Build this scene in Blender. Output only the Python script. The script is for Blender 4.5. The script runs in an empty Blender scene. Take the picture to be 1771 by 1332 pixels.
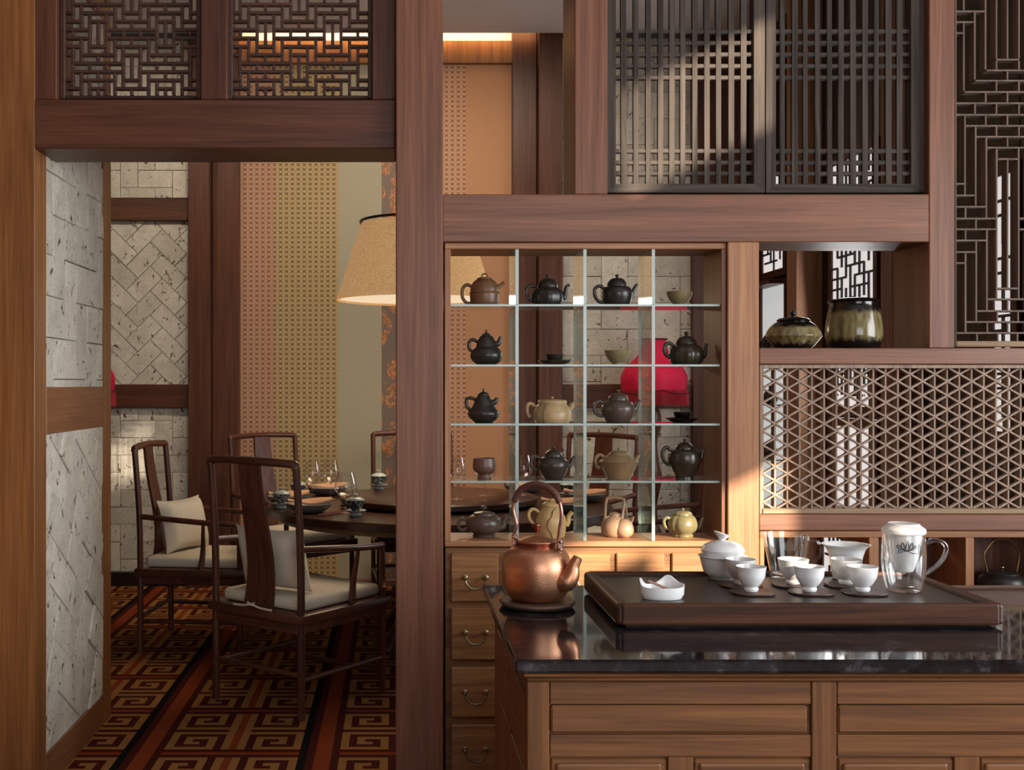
import bpy, bmesh, math, random
from mathutils import Vector, Matrix
random.seed(7)
scene = bpy.context.scene
COL = scene.collection

# ------------------------------------------------------------------ camera, world, sun, daylight, exposure
F, CX, CY, EYE = 1930.0, 685.0, 666.0, 1.45      # focal length in pixels, principal point, eye height
cam_d = bpy.data.cameras.new('camera'); cam = bpy.data.objects.new('camera', cam_d); COL.objects.link(cam)
cam.location = (0, 0, EYE); cam.rotation_euler = (math.pi / 2, 0, 0)
cam_d.sensor_fit = 'HORIZONTAL'; cam_d.sensor_width = 36.0; cam_d.lens = 36.0 * F / 1771.0
cam_d.shift_x = (885.5 - CX) / 1771.0; cam_d.shift_y = 0.0
cam_d.clip_start = 0.05
scene.camera = cam
vs = scene.view_settings
vs.view_transform = 'Standard'; vs.look = 'None'; vs.gamma = 1.0; vs.use_curve_mapping = False
vs.exposure = 0.16

world = bpy.data.worlds.new('world'); scene.world = world; world.use_nodes = True
bg = world.node_tree.nodes['Background']
bg.inputs[0].default_value = (0.62, 0.74, 0.9, 1); bg.inputs[1].default_value = 1.2

SUN_DIR = Vector((-0.72, 1.0, -0.36)).normalized()
sd = bpy.data.lights.new('sun', 'SUN'); sd.energy = 13.0; sd.angle = math.radians(0.53); sd.color = (1.0, 0.86, 0.68)
so = bpy.data.objects.new('sun', sd); COL.objects.link(so)
so.rotation_euler = SUN_DIR.to_track_quat('-Z', 'Y').to_euler(); so.location = (9, -5, 7)

def area(name, loc, aim, sx, sy, power, color):
    d = bpy.data.lights.new(name, 'AREA'); d.shape = 'RECTANGLE'; d.size = sx; d.size_y = sy
    d.energy = power; d.color = color
    o = bpy.data.objects.new(name, d); COL.objects.link(o); o.location = loc
    o.rotation_euler = (Vector(aim) - Vector(loc)).to_track_quat('-Z', 'Y').to_euler()
    return o
area('daylight_right_window', (4.98, 0.6, 2.0), (3.0, 0.6, 2.0), 3.6, 2.2, 250, (0.95, 0.975, 1.0))
area('daylight_rear_window', (1.7, -3.3, 2.0), (1.7, 2.0, 2.0), 3.0, 2.0, 80, (0.98, 0.98, 1.0))
area('daylight_dining_window', (2.592, 6.37, 1.45), (0.0, 6.3, 1.2), 0.6, 2.0, 24, (1.0, 0.98, 0.97))
area('cove_lamp', (0.0, 7.86, 4.13), (0.0, 8.1, 4.0), 2.2, 0.06, 13, (1.0, 0.66, 0.33))
for i, (x, y) in enumerate(((-2.1, 6.4), (-0.9, 6.4), (0.05, 6.4), (0.75, 6.4), (1.7, 6.4))):  # spots added to brighten the dining-room end wall
    d = bpy.data.lights.new('added_wall_wash', 'SPOT'); d.energy = 62 if i < 4 else 11; d.color = (1.0, 0.84, 0.66); d.spot_size = 1.75; d.spot_blend = 1.0
    d.shadow_soft_size = 0.05
    o = bpy.data.objects.new('added_wall_wash', d); COL.objects.link(o); o.location = (x, y, 3.93); o.rotation_euler = (Vector((x, 8.05, 2.3)) - o.location).to_track_quat('-Z', 'Y').to_euler()

# ------------------------------------------------------------------ helpers
def X(px, Y): return (px - CX) * Y / F
def Z(py, Y): return EYE - (py - CY) * Y / F
ORG = {}
def mk(name, verts, faces, mat, parent=None, smooth=False, org=None, sharp=40, mats=None, mi=None):
    if parent is not None: o0 = ORG[parent.name]
    elif org is not None: o0 = Vector(org)
    else:
        xs = [v[0] for v in verts]; ys = [v[1] for v in verts]; zs = [v[2] for v in verts]
        o0 = Vector(((min(xs) + max(xs)) / 2, (min(ys) + max(ys)) / 2, min(zs)))
    me = bpy.data.meshes.new(name)
    me.from_pydata([(v[0] - o0[0], v[1] - o0[1], v[2] - o0[2]) for v in verts], [], faces)
    for m in (mats or [mat]): me.materials.append(m)
    if mi: me.polygons.foreach_set('material_index', mi)
    if smooth:
        me.polygons.foreach_set('use_smooth', [True] * len(me.polygons))
        if sharp < 180: me.set_sharp_from_angle(angle=math.radians(sharp))
    me.update()
    o = bpy.data.objects.new(name, me); COL.objects.link(o)
    if parent is not None: o.parent = parent
    else: o.location = o0
    ORG[o.name] = Vector(o0)
    return o
def tag(o, label=None, cat=None, group=None, kind=None):
    if label: o['label'] = label
    if cat: o['category'] = cat
    if group: o['group'] = group
    if kind: o['kind'] = kind
    return o
def root(name, loc, label=None, cat=None, group=None, kind=None):
    o = bpy.data.objects.new(name, None); COL.objects.link(o); o.location = loc; o.empty_display_size = 0.1
    ORG[o.name] = Vector(loc)
    return tag(o, label, cat, group, kind)
def copy_tree(o, parent=None):
    c = o.copy(); COL.objects.link(c); c.parent = parent
    for ch in list(o.children): copy_tree(ch, c)
    return c

def boxg(x0, x1, y0, y1, z0, z1, bev=0.0):
    if x1 < x0: x0, x1 = x1, x0
    if y1 < y0: y0, y1 = y1, y0
    if z1 < z0: z0, z1 = z1, z0
    v = [(x0, y0, z0), (x1, y0, z0), (x1, y1, z0), (x0, y1, z0), (x0, y0, z1), (x1, y0, z1), (x1, y1, z1), (x0, y1, z1)]
    f = [(0, 3, 2, 1), (4, 5, 6, 7), (0, 1, 5, 4), (1, 2, 6, 5), (2, 3, 7, 6), (3, 0, 4, 7)]
    bev = min(bev, 0.45 * min(x1 - x0, y1 - y0, z1 - z0))
    if bev <= 0: return v, f
    bm = bmesh.new()
    bv = [bm.verts.new(p) for p in v]
    for q in f: bm.faces.new([bv[i] for i in q])
    bmesh.ops.bevel(bm, geom=list(bm.edges), offset=bev, segments=1 if bev < 0.006 else 2, affect='EDGES', profile=0.5)
    bm.verts.index_update()
    v = [tuple(q.co) for q in bm.verts]; f = [tuple(w.index for w in q.verts) for q in bm.faces]
    bm.free()
    return v, f
def box(name, x0, x1, y0, y1, z0, z1, mat, parent=None, bev=0.003, **k):
    v, f = boxg(x0, x1, y0, y1, z0, z1, bev)
    return mk(name, v, f, mat, parent, **k)
def pb(name, a, b, c, d, Y, dep, mat, parent=None, bev=0.003, z0=None, z1=None, **k):
    """box whose front face at depth Y spans picture columns a..b and rows c..d (measured on that plane)"""
    return box(name, X(a, Y), X(b, Y), Y, Y + dep, Z(d, Y) if z0 is None else z0, Z(c, Y) if z1 is None else z1, mat, parent, bev, **k)
def join(*gs):
    V, Fc = [], []
    for v, f in gs:
        n = len(V); V += list(v); Fc += [tuple(i + n for i in q) for q in f]
    return V, Fc
def crom(pts, n=5, closed=False):
    pts = [Vector(p) for p in pts]; m = len(pts); out = []
    for i in range(m if closed else m - 1):
        p0 = pts[(i - 1) % m] if closed or i > 0 else pts[0] * 2 - pts[1]
        p1 = pts[i]; p2 = pts[(i + 1) % m]
        p3 = pts[(i + 2) % m] if closed or i + 2 < m else pts[-1] * 2 - pts[-2]
        for k in range(n):
            t = k / n
            out.append(0.5 * ((2 * p1) + (p2 - p0) * t + (2 * p0 - 5 * p1 + 4 * p2 - p3) * t * t + (3 * p1 - p0 - 3 * p2 + p3) * t ** 3))
    if not closed: out.append(pts[-1])
    return out
def tube(pts, r, n=8, squash=1.0, caps=True):
    pts = [Vector(p) for p in pts]; m = len(pts)
    rs = r if isinstance(r, (list, tuple)) else [r] * m
    if len(rs) != m:
        rs = [rs[min(int(i / (m - 1) * (len(rs) - 1)), len(rs) - 2)] * (1 - ((i / (m - 1) * (len(rs) - 1)) - min(int(i / (m - 1) * (len(rs) - 1)), len(rs) - 2))) +
              rs[min(int(i / (m - 1) * (len(rs) - 1)), len(rs) - 2) + 1] * ((i / (m - 1) * (len(rs) - 1)) - min(int(i / (m - 1) * (len(rs) - 1)), len(rs) - 2)) for i in range(m)]
    V, Fc = [], []
    t = (pts[1] - pts[0]).normalized()
    ref = Vector((0, 1, 0)) if abs(t.y) < 0.9 else Vector((1, 0, 0))
    nrm = (ref - t * ref.dot(t)).normalized()
    for i, p in enumerate(pts):
        a = pts[max(i - 1, 0)]; b = pts[min(i + 1, m - 1)]
        t = (b - a).normalized() if (b - a).length > 1e-9 else t
        nrm = (nrm - t * nrm.dot(t)).normalized(); bn = t.cross(nrm)
        for k in range(n):
            ang = 2 * math.pi * k / n
            V.append(tuple(p + nrm * math.cos(ang) * rs[i] * squash + bn * math.sin(ang) * rs[i]))
    for i in range(m - 1):
        for k in range(n):
            Fc.append((i * n + k, i * n + (k + 1) % n, (i + 1) * n + (k + 1) % n, (i + 1) * n + k))
    if caps:
        Fc.append(tuple(range(n - 1, -1, -1))); Fc.append(tuple((m - 1) * n + k for k in range(n)))
    return V, Fc
def lathe(prof, c, n=28, lobes=0, amp=0.0, capb=True, capt=True, sy=1.0):
    """profile of (radius, height) turned about the vertical through c; lobes ripple the wall like a melon"""
    V, Fc = [], []
    m = len(prof)
    for r, h in prof:
        for k in range(n):
            a = 2 * math.pi * k / n
            q = r * (1 - amp * (1 - abs(math.cos(lobes * a / 2)) ** 0.6)) if lobes else r
            V.append((c[0] + q * math.cos(a), c[1] + q * math.sin(a) * sy, c[2] + h))
    for i in range(m - 1):
        for k in range(n):
            Fc.append((i * n + k, i * n + (k + 1) % n, (i + 1) * n + (k + 1) % n, (i + 1) * n + k))
    if capb and prof[0][0] > 1e-5: Fc.append(tuple(range(n - 1, -1, -1)))
    if capt and prof[-1][0] > 1e-5: Fc.append(tuple((m - 1) * n + k for k in range(n)))
    return V, Fc
def sm(prof, n=4): return [(max(p[0], 0.0), p[1]) for p in crom([(a, b, 0) for a, b in prof], n)]
def clip_poly(poly, x0, x1, y0, y1):
    for ax, lim, sg in ((0, x0, 1), (0, x1, -1), (1, y0, 1), (1, y1, -1)):
        out = []
        for i in range(len(poly)):
            a, b = poly[i], poly[(i + 1) % len(poly)]
            da, db = (a[ax] - lim) * sg, (b[ax] - lim) * sg
            if da >= 0: out.append(a)
            if da * db < 0:
                t = da / (da - db); out.append((a[0] + (b[0] - a[0]) * t, a[1] + (b[1] - a[1]) * t))
        poly = out
        if len(poly) < 3: return []
    return poly
def area2(p): return abs(sum(p[i][0] * p[(i + 1) % len(p)][1] - p[(i + 1) % len(p)][0] * p[i][1] for i in range(len(p)))) / 2

# ------------------------------------------------------------------ materials
def srgb(h):
    h = h.lstrip('#'); out = []
    for i in (0, 2, 4):
        c = int(h[i:i + 2], 16) / 255
        out.append(c / 12.92 if c <= 0.04045 else ((c + 0.055) / 1.055) ** 2.4)
    return (out[0], out[1], out[2], 1)
class N:
    """tiny node-graph writer"""
    def __init__(s, name):
        s.m = bpy.data.materials.new(name); s.m.use_nodes = True; s.t = s.m.node_tree
        s.b = s.t.nodes['Principled BSDF']; s.out = s.t.nodes['Material Output']
    def n(s, typ, **k):
        q = s.t.nodes.new(typ)
        for a, v in k.items(): setattr(q, a, v)
        return q
    def l(s, a, b): s.t.links.new(a, b)
    def val(s, sock, v):
        if hasattr(v, 'is_output') or isinstance(v, bpy.types.NodeSocket): s.l(v, sock)
        else: sock.default_value = v
    def math(s, op, a, b=0.0, c=None):
        q = s.n('ShaderNodeMath', operation=op); s.val(q.inputs[0], a); s.val(q.inputs[1], b)
        if c is not None: s.val(q.inputs[2], c)
        return q.outputs[0]
    def coords(s, scale=(1, 1, 1), rnd=0.0, rot=(0, 0, 0)):
        tc = s.n('ShaderNodeTexCoord'); mp = s.n('ShaderNodeMapping'); mp.inputs['Scale'].default_value = scale; mp.inputs['Rotation'].default_value = rot
        src = tc.outputs['Object']
        if rnd:
            oi = s.n('ShaderNodeObjectInfo'); va = s.n('ShaderNodeVectorMath', operation='ADD')
            s.l(src, va.inputs[0]); s.l(s.math('MULTIPLY', oi.outputs['Random'], rnd), va.inputs[1]); src = va.outputs[0]
        s.l(src, mp.inputs['Vector']); return mp.outputs[0]
    def noise(s, vec, scale, detail=4, rough=0.55, dist=0.0):
        q = s.n('ShaderNodeTexNoise'); s.l(vec, q.inputs['Vector']); q.inputs['Scale'].default_value = scale
        q.inputs['Detail'].default_value = detail; q.inputs['Roughness'].default_value = rough; q.inputs['Distortion'].default_value = dist
        return q.outputs[0]
    def ramp(s, fac, stops):
        q = s.n('ShaderNodeValToRGB'); s.l(fac, q.inputs[0]); e = q.color_ramp.elements
        while len(e) < len(stops): e.new(0.5)
        for i, (p, c) in enumerate(stops): e[i].position = p; e[i].color = c
        return q.outputs[0]
    def mix(s, fac, a, b, typ='MIX'):
        q = s.n('ShaderNodeMix', data_type='RGBA', blend_type=typ)
        s.val(q.inputs[0], fac); s.val(q.inputs[6], a); s.val(q.inputs[7], b); return q.outputs[2]
    def bump(s, h, strength=0.3, dist=0.002):
        q = s.n('ShaderNodeBump'); s.l(h, q.inputs['Height']); q.inputs['Strength'].default_value = strength; q.inputs['Distance'].default_value = dist
        s.l(q.outputs[0], s.b.inputs['Normal'])
    def fin(s, col=None, rough=0.5, metal=0.0, spec=0.5, coat=0.0):
        if col is not None: s.val(s.b.inputs['Base Color'], col)
        s.val(s.b.inputs['Roughness'], rough); s.b.inputs['Metallic'].default_value = metal
        s.b.inputs['Specular IOR Level'].default_value = spec; s.b.inputs['Coat Weight'].default_value = coat
        return s.m
def wood(name, light, dark, axis='Z', rough=0.42, fine=1.0, coat=0.0, spec=0.45):
    g = N(name); sc = [24.0, 24.0, 24.0]; sc['XYZ'.index(axis)] = 0.85
    v = g.coords(tuple(sc), rnd=31.0)
    a = g.noise(v, 1.0 * fine, 5, 0.6, 1.1)
    sc2 = [150.0, 150.0, 150.0]; sc2['XYZ'.index(axis)] = 3.5
    b = g.noise(g.coords(tuple(sc2), rnd=17.0), 1.0, 3, 0.6)
    base = g.ramp(a, [(0.26, srgb(dark)), (0.50, [x * 0.55 + y * 0.45 for x, y in zip(srgb(light), srgb(dark))]), (0.72, srgb(light))])
    col = g.mix(0.65, base, g.ramp(b, [(0.32, (0.62, 0.58, 0.55, 1)), (0.62, (1.12, 1.1, 1.08, 1))]), 'MULTIPLY')
    g.bump(b, 0.12, 0.001)
    return g.fin(col, rough, coat=coat, spec=spec)
def plain(name, col, rough=0.5, metal=0.0, spec=0.5, var=0.0, scale=40.0, coat=0.0, bump=0.0):
    g = N(name); c = srgb(col)
    if var or bump:
        nz = g.noise(g.coords(rnd=9.0), scale, 4, 0.6)
        if bump: g.bump(nz, bump, 0.002)
        if var:
            c = g.ramp(nz, [(0.3, tuple([x * (1 - var) for x in c[:3]] + [1])), (0.7, tuple([min(1, x * (1 + var)) for x in c[:3]] + [1]))])
    return g.fin(c, rough, metal, spec, coat)
def glassy(name, tint, base=0.04, rim=0.75, power=4.0, rough=0.02):
    g = N(name); g.t.nodes.remove(g.b)
    lw = g.n('ShaderNodeLayerWeight'); lw.inputs[0].default_value = 0.5
    f = g.math('MINIMUM', g.math('MULTIPLY_ADD', g.math('POWER', lw.outputs['Facing'], power), rim, base), 1.0)
    tr = g.n('ShaderNodeBsdfTransparent'); tr.inputs[0].default_value = tint
    gl = g.n('ShaderNodeBsdfGlossy'); gl.inputs['Roughness'].default_value = rough; gl.inputs[0].default_value = (1, 1, 1, 1)
    mx = g.n('ShaderNodeMixShader'); g.l(f, mx.inputs[0]); g.l(tr.outputs[0], mx.inputs[1]); g.l(gl.outputs[0], mx.inputs[2])
    g.l(mx.outputs[0], g.out.inputs[0]); return g.m
def emit(name, col, strength):
    g = N(name); c = srgb(col); g.b.inputs['Base Color'].default_value = c
    g.b.inputs['Emission Color'].default_value = c; g.b.inputs['Emission Strength'].default_value = strength; g.b.inputs['Roughness'].default_value = 0.6
    return g.m
def stone_mat(name, a, b, pit):
    g = N(name); v = g.coords(rnd=23.0)
    base = g.ramp(g.noise(v, 9, 5, 0.65), [(0.3, srgb(b)), (0.7, srgb(a))])
    grain = g.ramp(g.noise(v, 120, 3, 0.6), [(0.3, (0.78, 0.77, 0.75, 1)), (0.7, (1.08, 1.08, 1.06, 1))])
    pits = g.ramp(g.noise(g.coords((1, 1, 0.7), rnd=11.0), 27, 3, 0.65, 0.6), [(0.33, srgb(pit)), (0.385, (1, 1, 1, 1))])
    tone = g.n('ShaderNodeObjectInfo')
    tn = g.ramp(tone.outputs['Random'], [(0.0, (0.84, 0.83, 0.8, 1)), (1.0, (1.08, 1.07, 1.05, 1))])
    col = g.mix(1.0, g.mix(1.0, g.mix(1.0, base, grain, 'MULTIPLY'), pits, 'MULTIPLY'), tn, 'MULTIPLY')
    g.bump(g.noise(v, 60, 4, 0.7), 0.5, 0.003)
    return g.fin(col, 0.85, spec=0.25)
def weave(name, light, dark, pitch=0.043):
    """woven wallpaper: rows of small crosses between dotted lozenge lines"""
    g = N(name); tc = g.n('ShaderNodeTexCoord'); sp = g.n('ShaderNodeSeparateXYZ'); g.l(tc.outputs['Object'], sp.inputs[0])
    u = g.math('DIVIDE', sp.outputs[0], pitch); v = g.math('DIVIDE', sp.outputs[2], pitch * 0.82)
    fu = g.math('ABSOLUTE', g.math('SUBTRACT', g.math('FRACT', u), 0.5)); fv = g.math('ABSOLUTE', g.math('SUBTRACT', g.math('FRACT', v), 0.5))
    d1 = g.math('ABSOLUTE', g.math('SUBTRACT', fu, fv))
    inn = g.math('LESS_THAN', g.math('ADD', fu, fv), 0.56)
    cross = g.math('MULTIPLY', g.math('LESS_THAN', d1, 0.1), inn)
    loz = g.math('LESS_THAN', g.math('ABSOLUTE', g.math('SUBTRACT', g.math('ADD', fu, fv), 0.78)), 0.05)
    tick = g.math('GREATER_THAN', g.math('FRACT', g.math('MULTIPLY', u, 6.0)), 0.42)
    m = g.math('MAXIMUM', cross, g.math('MULTIPLY', g.math('MULTIPLY', loz, tick), 0.45))
    nz = g.noise(g.coords((60, 60, 220)), 1.0, 2)
    lt = g.mix(nz, tuple(x * 0.86 for x in srgb(light)[:3]) + (1,), srgb(light))
    return g.fin(g.mix(m, lt, srgb(dark)), 0.7, spec=0.3)
def linen(name, c, var=0.18, sx=70, sz=420, rough=0.8):
    g = N(name); a = g.noise(g.coords((sx, sx, sz)), 1.0, 3); b = g.noise(g.coords((sz, sz, sx)), 1.0, 3)
    q = srgb(c); f = g.math('MULTIPLY', g.math('ADD', a, b), 0.5)
    col = g.ramp(f, [(0.35, tuple(x * (1 - var) for x in q[:3]) + (1,)), (0.65, tuple(min(1, x * (1 + var)) for x in q[:3]) + (1,))])
    g.bump(f, 0.25, 0.001)
    return g.fin(col, rough, spec=0.2)

WAL_V = wood('walnut_upright', '#8f6048', '#643f2e', 'Z')
WAL_H = wood('walnut_crosswise', '#8f6048', '#643f2e', 'X')
WAL_Y = wood('walnut_along', '#94623f', '#6a3f24', 'Y')
OAK_V = wood('honey_walnut_upright', '#9a6638', '#704420', 'Z')
DARK_V = wood('dark_walnut_upright', '#6c412c', '#41251a', 'Z')
DARK_H = wood('dark_walnut_crosswise', '#6c412c', '#41251a', 'X')
FRET = wood('fret_wood', '#523329', '#2e1c16', 'X', rough=0.5)
OLD_V = wood('weathered_wood_upright', '#5a5049', '#0f0d0c', 'Z', rough=0.75, spec=0.25)
OLD_H = wood('weathered_wood_crosswise', '#5a5049', '#100e0d', 'X', rough=0.75, spec=0.25)
TRI = wood('lattice_wood', '#b39a86', '#7d6554', 'Z', rough=0.6)
STEP = wood('dusky_lattice_wood', '#7d695b', '#4b3c34', 'Z', rough=0.65)
SILLW = wood('sill_wood', '#a48a6c', '#7c6248', 'X', rough=0.65)
CAB_V = wood('cabinet_wood_upright', '#b5835c', '#8a5a3a', 'Z')
CAB_H = wood('cabinet_wood_crosswise', '#b5835c', '#8a5a3a', 'X')
BLK_V = wood('blackened_wood', '#33201a', '#1a0f0c', 'Z')
CAB_SHADED = wood('cabinet_wood_shaded', '#8a5a3c', '#5c3622', 'Z')  # darker copy of the cabinet wood, shade painted into one side board
DRW = wood('drawer_wood', '#b08050', '#7e5434', 'X', rough=0.5)
DRF = wood('drawer_carcass_wood', '#94683f', '#684325', 'X', rough=0.5)
CTR_H = wood('counter_wood_crosswise', '#8d5f38', '#52331c', 'X', rough=0.42)
CTR_V = wood('counter_wood_upright', '#8d5f38', '#58371c', 'Z', rough=0.42)
CTR_Y = wood('counter_wood_deep', '#8d5f38', '#58371c', 'Y', rough=0.42)
ROSE = wood('rosewood', '#5e3a26', '#24130e', 'X', rough=0.45, spec=0.22)
ROSE_Y = wood('rosewood_deep', '#4a2c1d', '#24130e', 'Y', rough=0.42, spec=0.3)
CHW_V = wood('chair_wood', '#6a3f2e', '#3c2019', 'Z', rough=0.3)
CHW_X = wood('chair_wood_crosswise', '#6a3f2e', '#3c2019', 'X', rough=0.3)
TBL = wood('table_wood', '#4a2f22', '#2e1b14', 'X', rough=0.28)
COAST = wood('kettle_stand_wood', '#6e5342', '#3d2c24', 'X', rough=0.45)
SILV = wood('walnut_sliver', '#5c4238', '#2f211d', 'X', rough=0.4)
FLOORW = wood('floor_boards', '#7a5236', '#553621', 'Y', rough=0.4)
STONE = stone_mat('pitted_stone', '#e4e0d6', '#c8c2b6', '#6a5a48')
MORT = plain('stone_backing', '#6b6254', 0.9)
GREY = plain('ceiling_paint', '#dcdcde', 0.9, spec=0.2)
TAUPE = plain('taupe_plaster', '#8a6f5c', 0.85)
WHITEP = plain('white_paint', '#e8e4da', 0.8)
BLACKB = plain('black_base', '#1d1512', 0.4)
WP_PINK = weave('pink_woven_paper', '#c0967c', '#74452f')
WP_GOLD = weave('gold_woven_paper', '#bca478', '#5c4524')
WP_ROSE = weave('rose_woven_paper', '#c69c7e', '#84462e')
WP_SAGE = linen('sage_grasscloth', '#aaa38d', 0.08)
WP_ORANGE = linen('terracotta_grasscloth', '#bb8c6a', 0.08)
PORC = plain('white_porcelain', '#eef0f0', 0.18, spec=0.5, coat=0.3)
PORC_W = plain('white_bisque', '#f2f1ee', 0.3)
BRASS = plain('aged_brass', '#9c8f74', 0.32, metal=1.0, var=0.2, scale=80)
BRONZE = plain('bronze', '#8a7248', 0.35, metal=1.0, var=0.2, scale=60)
GOLD = plain('gold_metal', '#d8a94e', 0.25, metal=1.0)
IRON = plain('dark_iron', '#26221f', 0.4, spec=0.5)
SUN_BLOCK = plain('sun_block_pale', '#f4e9d4', 0.9)
CUSH = linen('cushion_linen', '#d8cfbd', 0.08, 200, 200)
NAPK = linen('napkin_cloth', '#cfa17f', 0.06, 200, 200)
RED = linen('red_silk', '#d8254a', 0.1, 60, 300, 0.55)
REDF = plain('red_fringe', '#b01c30', 0.7, var=0.25, scale=90)
REDPIPE = plain('dark_red_piping', '#4a0d16', 0.6)
WINE = glassy('wine_glass', (0.98, 0.98, 0.98, 1), 0.10, 0.9, 2.4)
CLEAR = glassy('clear_glass', (0.97, 0.98, 0.98, 1), 0.05, 0.9, 2.2)
SHELFG = glassy('shelf_glass', (0.90, 0.96, 0.93, 1), 0.06, 0.95, 4.0, 0.01)
EDGEG = plain('glass_edge', '#9aaaa1', 0.2, spec=0.6)
g = N('copper'); v = g.coords(rnd=3.0)
vo = g.n('ShaderNodeTexVoronoi'); g.l(v, vo.inputs['Vector']); vo.inputs['Scale'].default_value = 330; g.bump(vo.outputs['Distance'], 0.22, 0.001)
COPPER = g.fin(g.ramp(g.noise(v, 22, 4), [(0.3, srgb('#bd7f60')), (0.7, srgb('#d9a583'))]), 0.42, 1.0)
COPPER_D = plain('dark_copper', '#8d5848', 0.35, metal=1.0, var=0.2, scale=60)
COPPER_B = plain('steel_rose', '#a98478', 0.3, metal=1.0, var=0.15, scale=60)
WRAP = plain('wrapped_cane', '#5b3a2f', 0.5, var=0.3, scale=120, bump=0.4)
g = N('granite'); v = g.coords(rnd=0.0)
a = g.noise(v, 26, 6, 0.7, 0.6); b = g.noise(v, 7, 4, 0.6, 1.5)
col = g.ramp(g.math('MULTIPLY', g.math('ADD', a, b), 0.5), [(0.42, srgb('#131316')), (0.56, srgb('#242327')), (0.64, srgb('#4a474d')), (0.74, srgb('#85818a'))])
GRAN = g.fin(col, 0.06, spec=0.5)
g = N('glaze_streaked'); v = g.coords((30, 30, 3.5)); nz = g.noise(v, 1.6, 4, 0.6)
tc = g.n('ShaderNodeTexCoord'); sp = g.n('ShaderNodeSeparateXYZ'); g.l(tc.outputs['Generated'], sp.inputs[0])
hgt = g.math('ADD', sp.outputs[2], g.math('MULTIPLY', g.math('SUBTRACT', nz, 0.5), 0.3))
mid = g.ramp(nz, [(0.3, srgb('#33291c')), (0.5, srgb('#776c48')), (0.72, srgb('#979068'))])
GLAZE = g.fin(g.mix(g.ramp(hgt, [(0.14, (0, 0, 0, 1)), (0.27, (1, 1, 1, 1)), (0.74, (1, 1, 1, 1)), (0.84, (0, 0, 0, 1))]), srgb('#120f0e'), mid), 0.16, spec=0.6)
GLAZE_D = plain('black_glaze', '#15110f', 0.15, spec=0.6)
g = N('blue_white_ware'); v = g.coords(rnd=5.0)
BLUEW = g.fin(g.ramp(g.noise(v, 55, 2, 0.5, 1.0), [(0.50, srgb('#2b3840')), (0.58, srgb('#9fa9a8'))]), 0.2)
BLUEP = plain('pale_celadon_ware', '#aeb8b4', 0.2)
PLATE = plain('grey_stoneware', '#6a6a68', 0.35, var=0.15)
g = N('lamp_linen'); f1 = g.noise(g.coords((50, 50, 500)), 1.0, 4); f2 = g.noise(g.coords((300, 300, 40)), 1.0, 4)
f = g.math('MULTIPLY', g.math('ADD', f1, f2), 0.5)
lc = g.ramp(f, [(0.36, srgb('#b3834f')), (0.6, srgb('#dcb07c'))])
g.fin(lc, 0.9, spec=0.1); g.l(lc, g.b.inputs['Emission Color']); g.b.inputs['Emission Strength'].default_value = 0.55
SHADE = g.m
DIFFU = emit('lamp_diffuser', '#f3dcb8', 0.8)
DAYPANE = emit('frosted_daylight_pane', '#e8e4e4', 0.72)
BACKLIT = emit('backlit_panel', '#dfe4e4', 0.55)
g = N('floral_silk'); v = g.coords()
vo = g.n('ShaderNodeTexVoronoi'); g.l(g.coords((1, 1, 0.6)), vo.inputs['Vector']); vo.inputs['Scale'].default_value = 11
w = g.noise(v, 24, 3, 0.6, 2.5)
ff = g.math('MULTIPLY', g.math('LESS_THAN', vo.outputs['Distance'], 0.5), g.math('GREATER_THAN', w, 0.5))
FLORAL = g.fin(g.mix(ff, srgb('#75655a'), g.ramp(w, [(0.5, srgb('#b5652f')), (0.62, srgb('#c98a52'))])), 0.6)
def ware(name, c, rough=0.36, var=0.14): return plain(name, c, rough, var=var, scale=30, spec=0.5)
CL_BROWN = ware('brown_clay', '#704f36'); CL_BLACK = ware('black_clay', '#2d2724', 0.3); CL_DARK = ware('umber_clay', '#3d332c', 0.3)
CL_OLIVEB = ware('olive_black_clay', '#383024', 0.26); CL_CREAM = ware('cream_clay', '#b3966e'); CL_TAN = ware('tan_clay', '#8a6f50', 0.45)
CL_YEL = ware('yellow_clay', '#c7a36c'); CL_PINK = ware('beige_clay', '#a38268', 0.3); CL_OLIVE = ware('olive_clay', '#736a4a', 0.3)
CL_PURP = ware('purple_clay', '#54443c', 0.3); BOWLT = ware('olive_bowl_glaze', '#897a58', 0.3); CL_RED = ware('red_brown_clay', '#6a4a40', 0.35)
LINEC = plain('dark_vine', '#4a3a26', 0.5)
CARP = [plain('carpet_maroon', '#47170f', 0.95, var=0.25, scale=180, spec=0.1), plain('carpet_tan', '#966a3a', 0.95, var=0.2, scale=180, spec=0.1),
        plain('carpet_rust', '#82391a', 0.95, var=0.2, scale=180, spec=0.1), plain('carpet_black', '#0e0a0a', 0.95, spec=0.1)]
# ------------------------------------------------------------------ room shell
Y0 = 3.85
TOPZ = 3.30
def S(o): o['kind'] = 'structure'; return o
S(box('floor', -3.5, 5.2, -3.6, 4.6, -0.08, 0.0, FLOORW, bev=0))
S(box('ceiling', -3.5, 5.2, 3.9, 7.93, 3.952, 4.03, GREY, bev=0))
S(box('ceiling_front', -3.5, 5.2, -3.6, 4.1, 5.3, 5.4, GREY, bev=0))
S(box('ceiling_slab', -3.5, 5.2, 7.0, 8.45, 4.32, 4.40, GREY, bev=0))
S(box('wall_left', -3.62, -3.5, -3.6, 8.45, 0, 5.3, TAUPE, bev=0))
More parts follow.
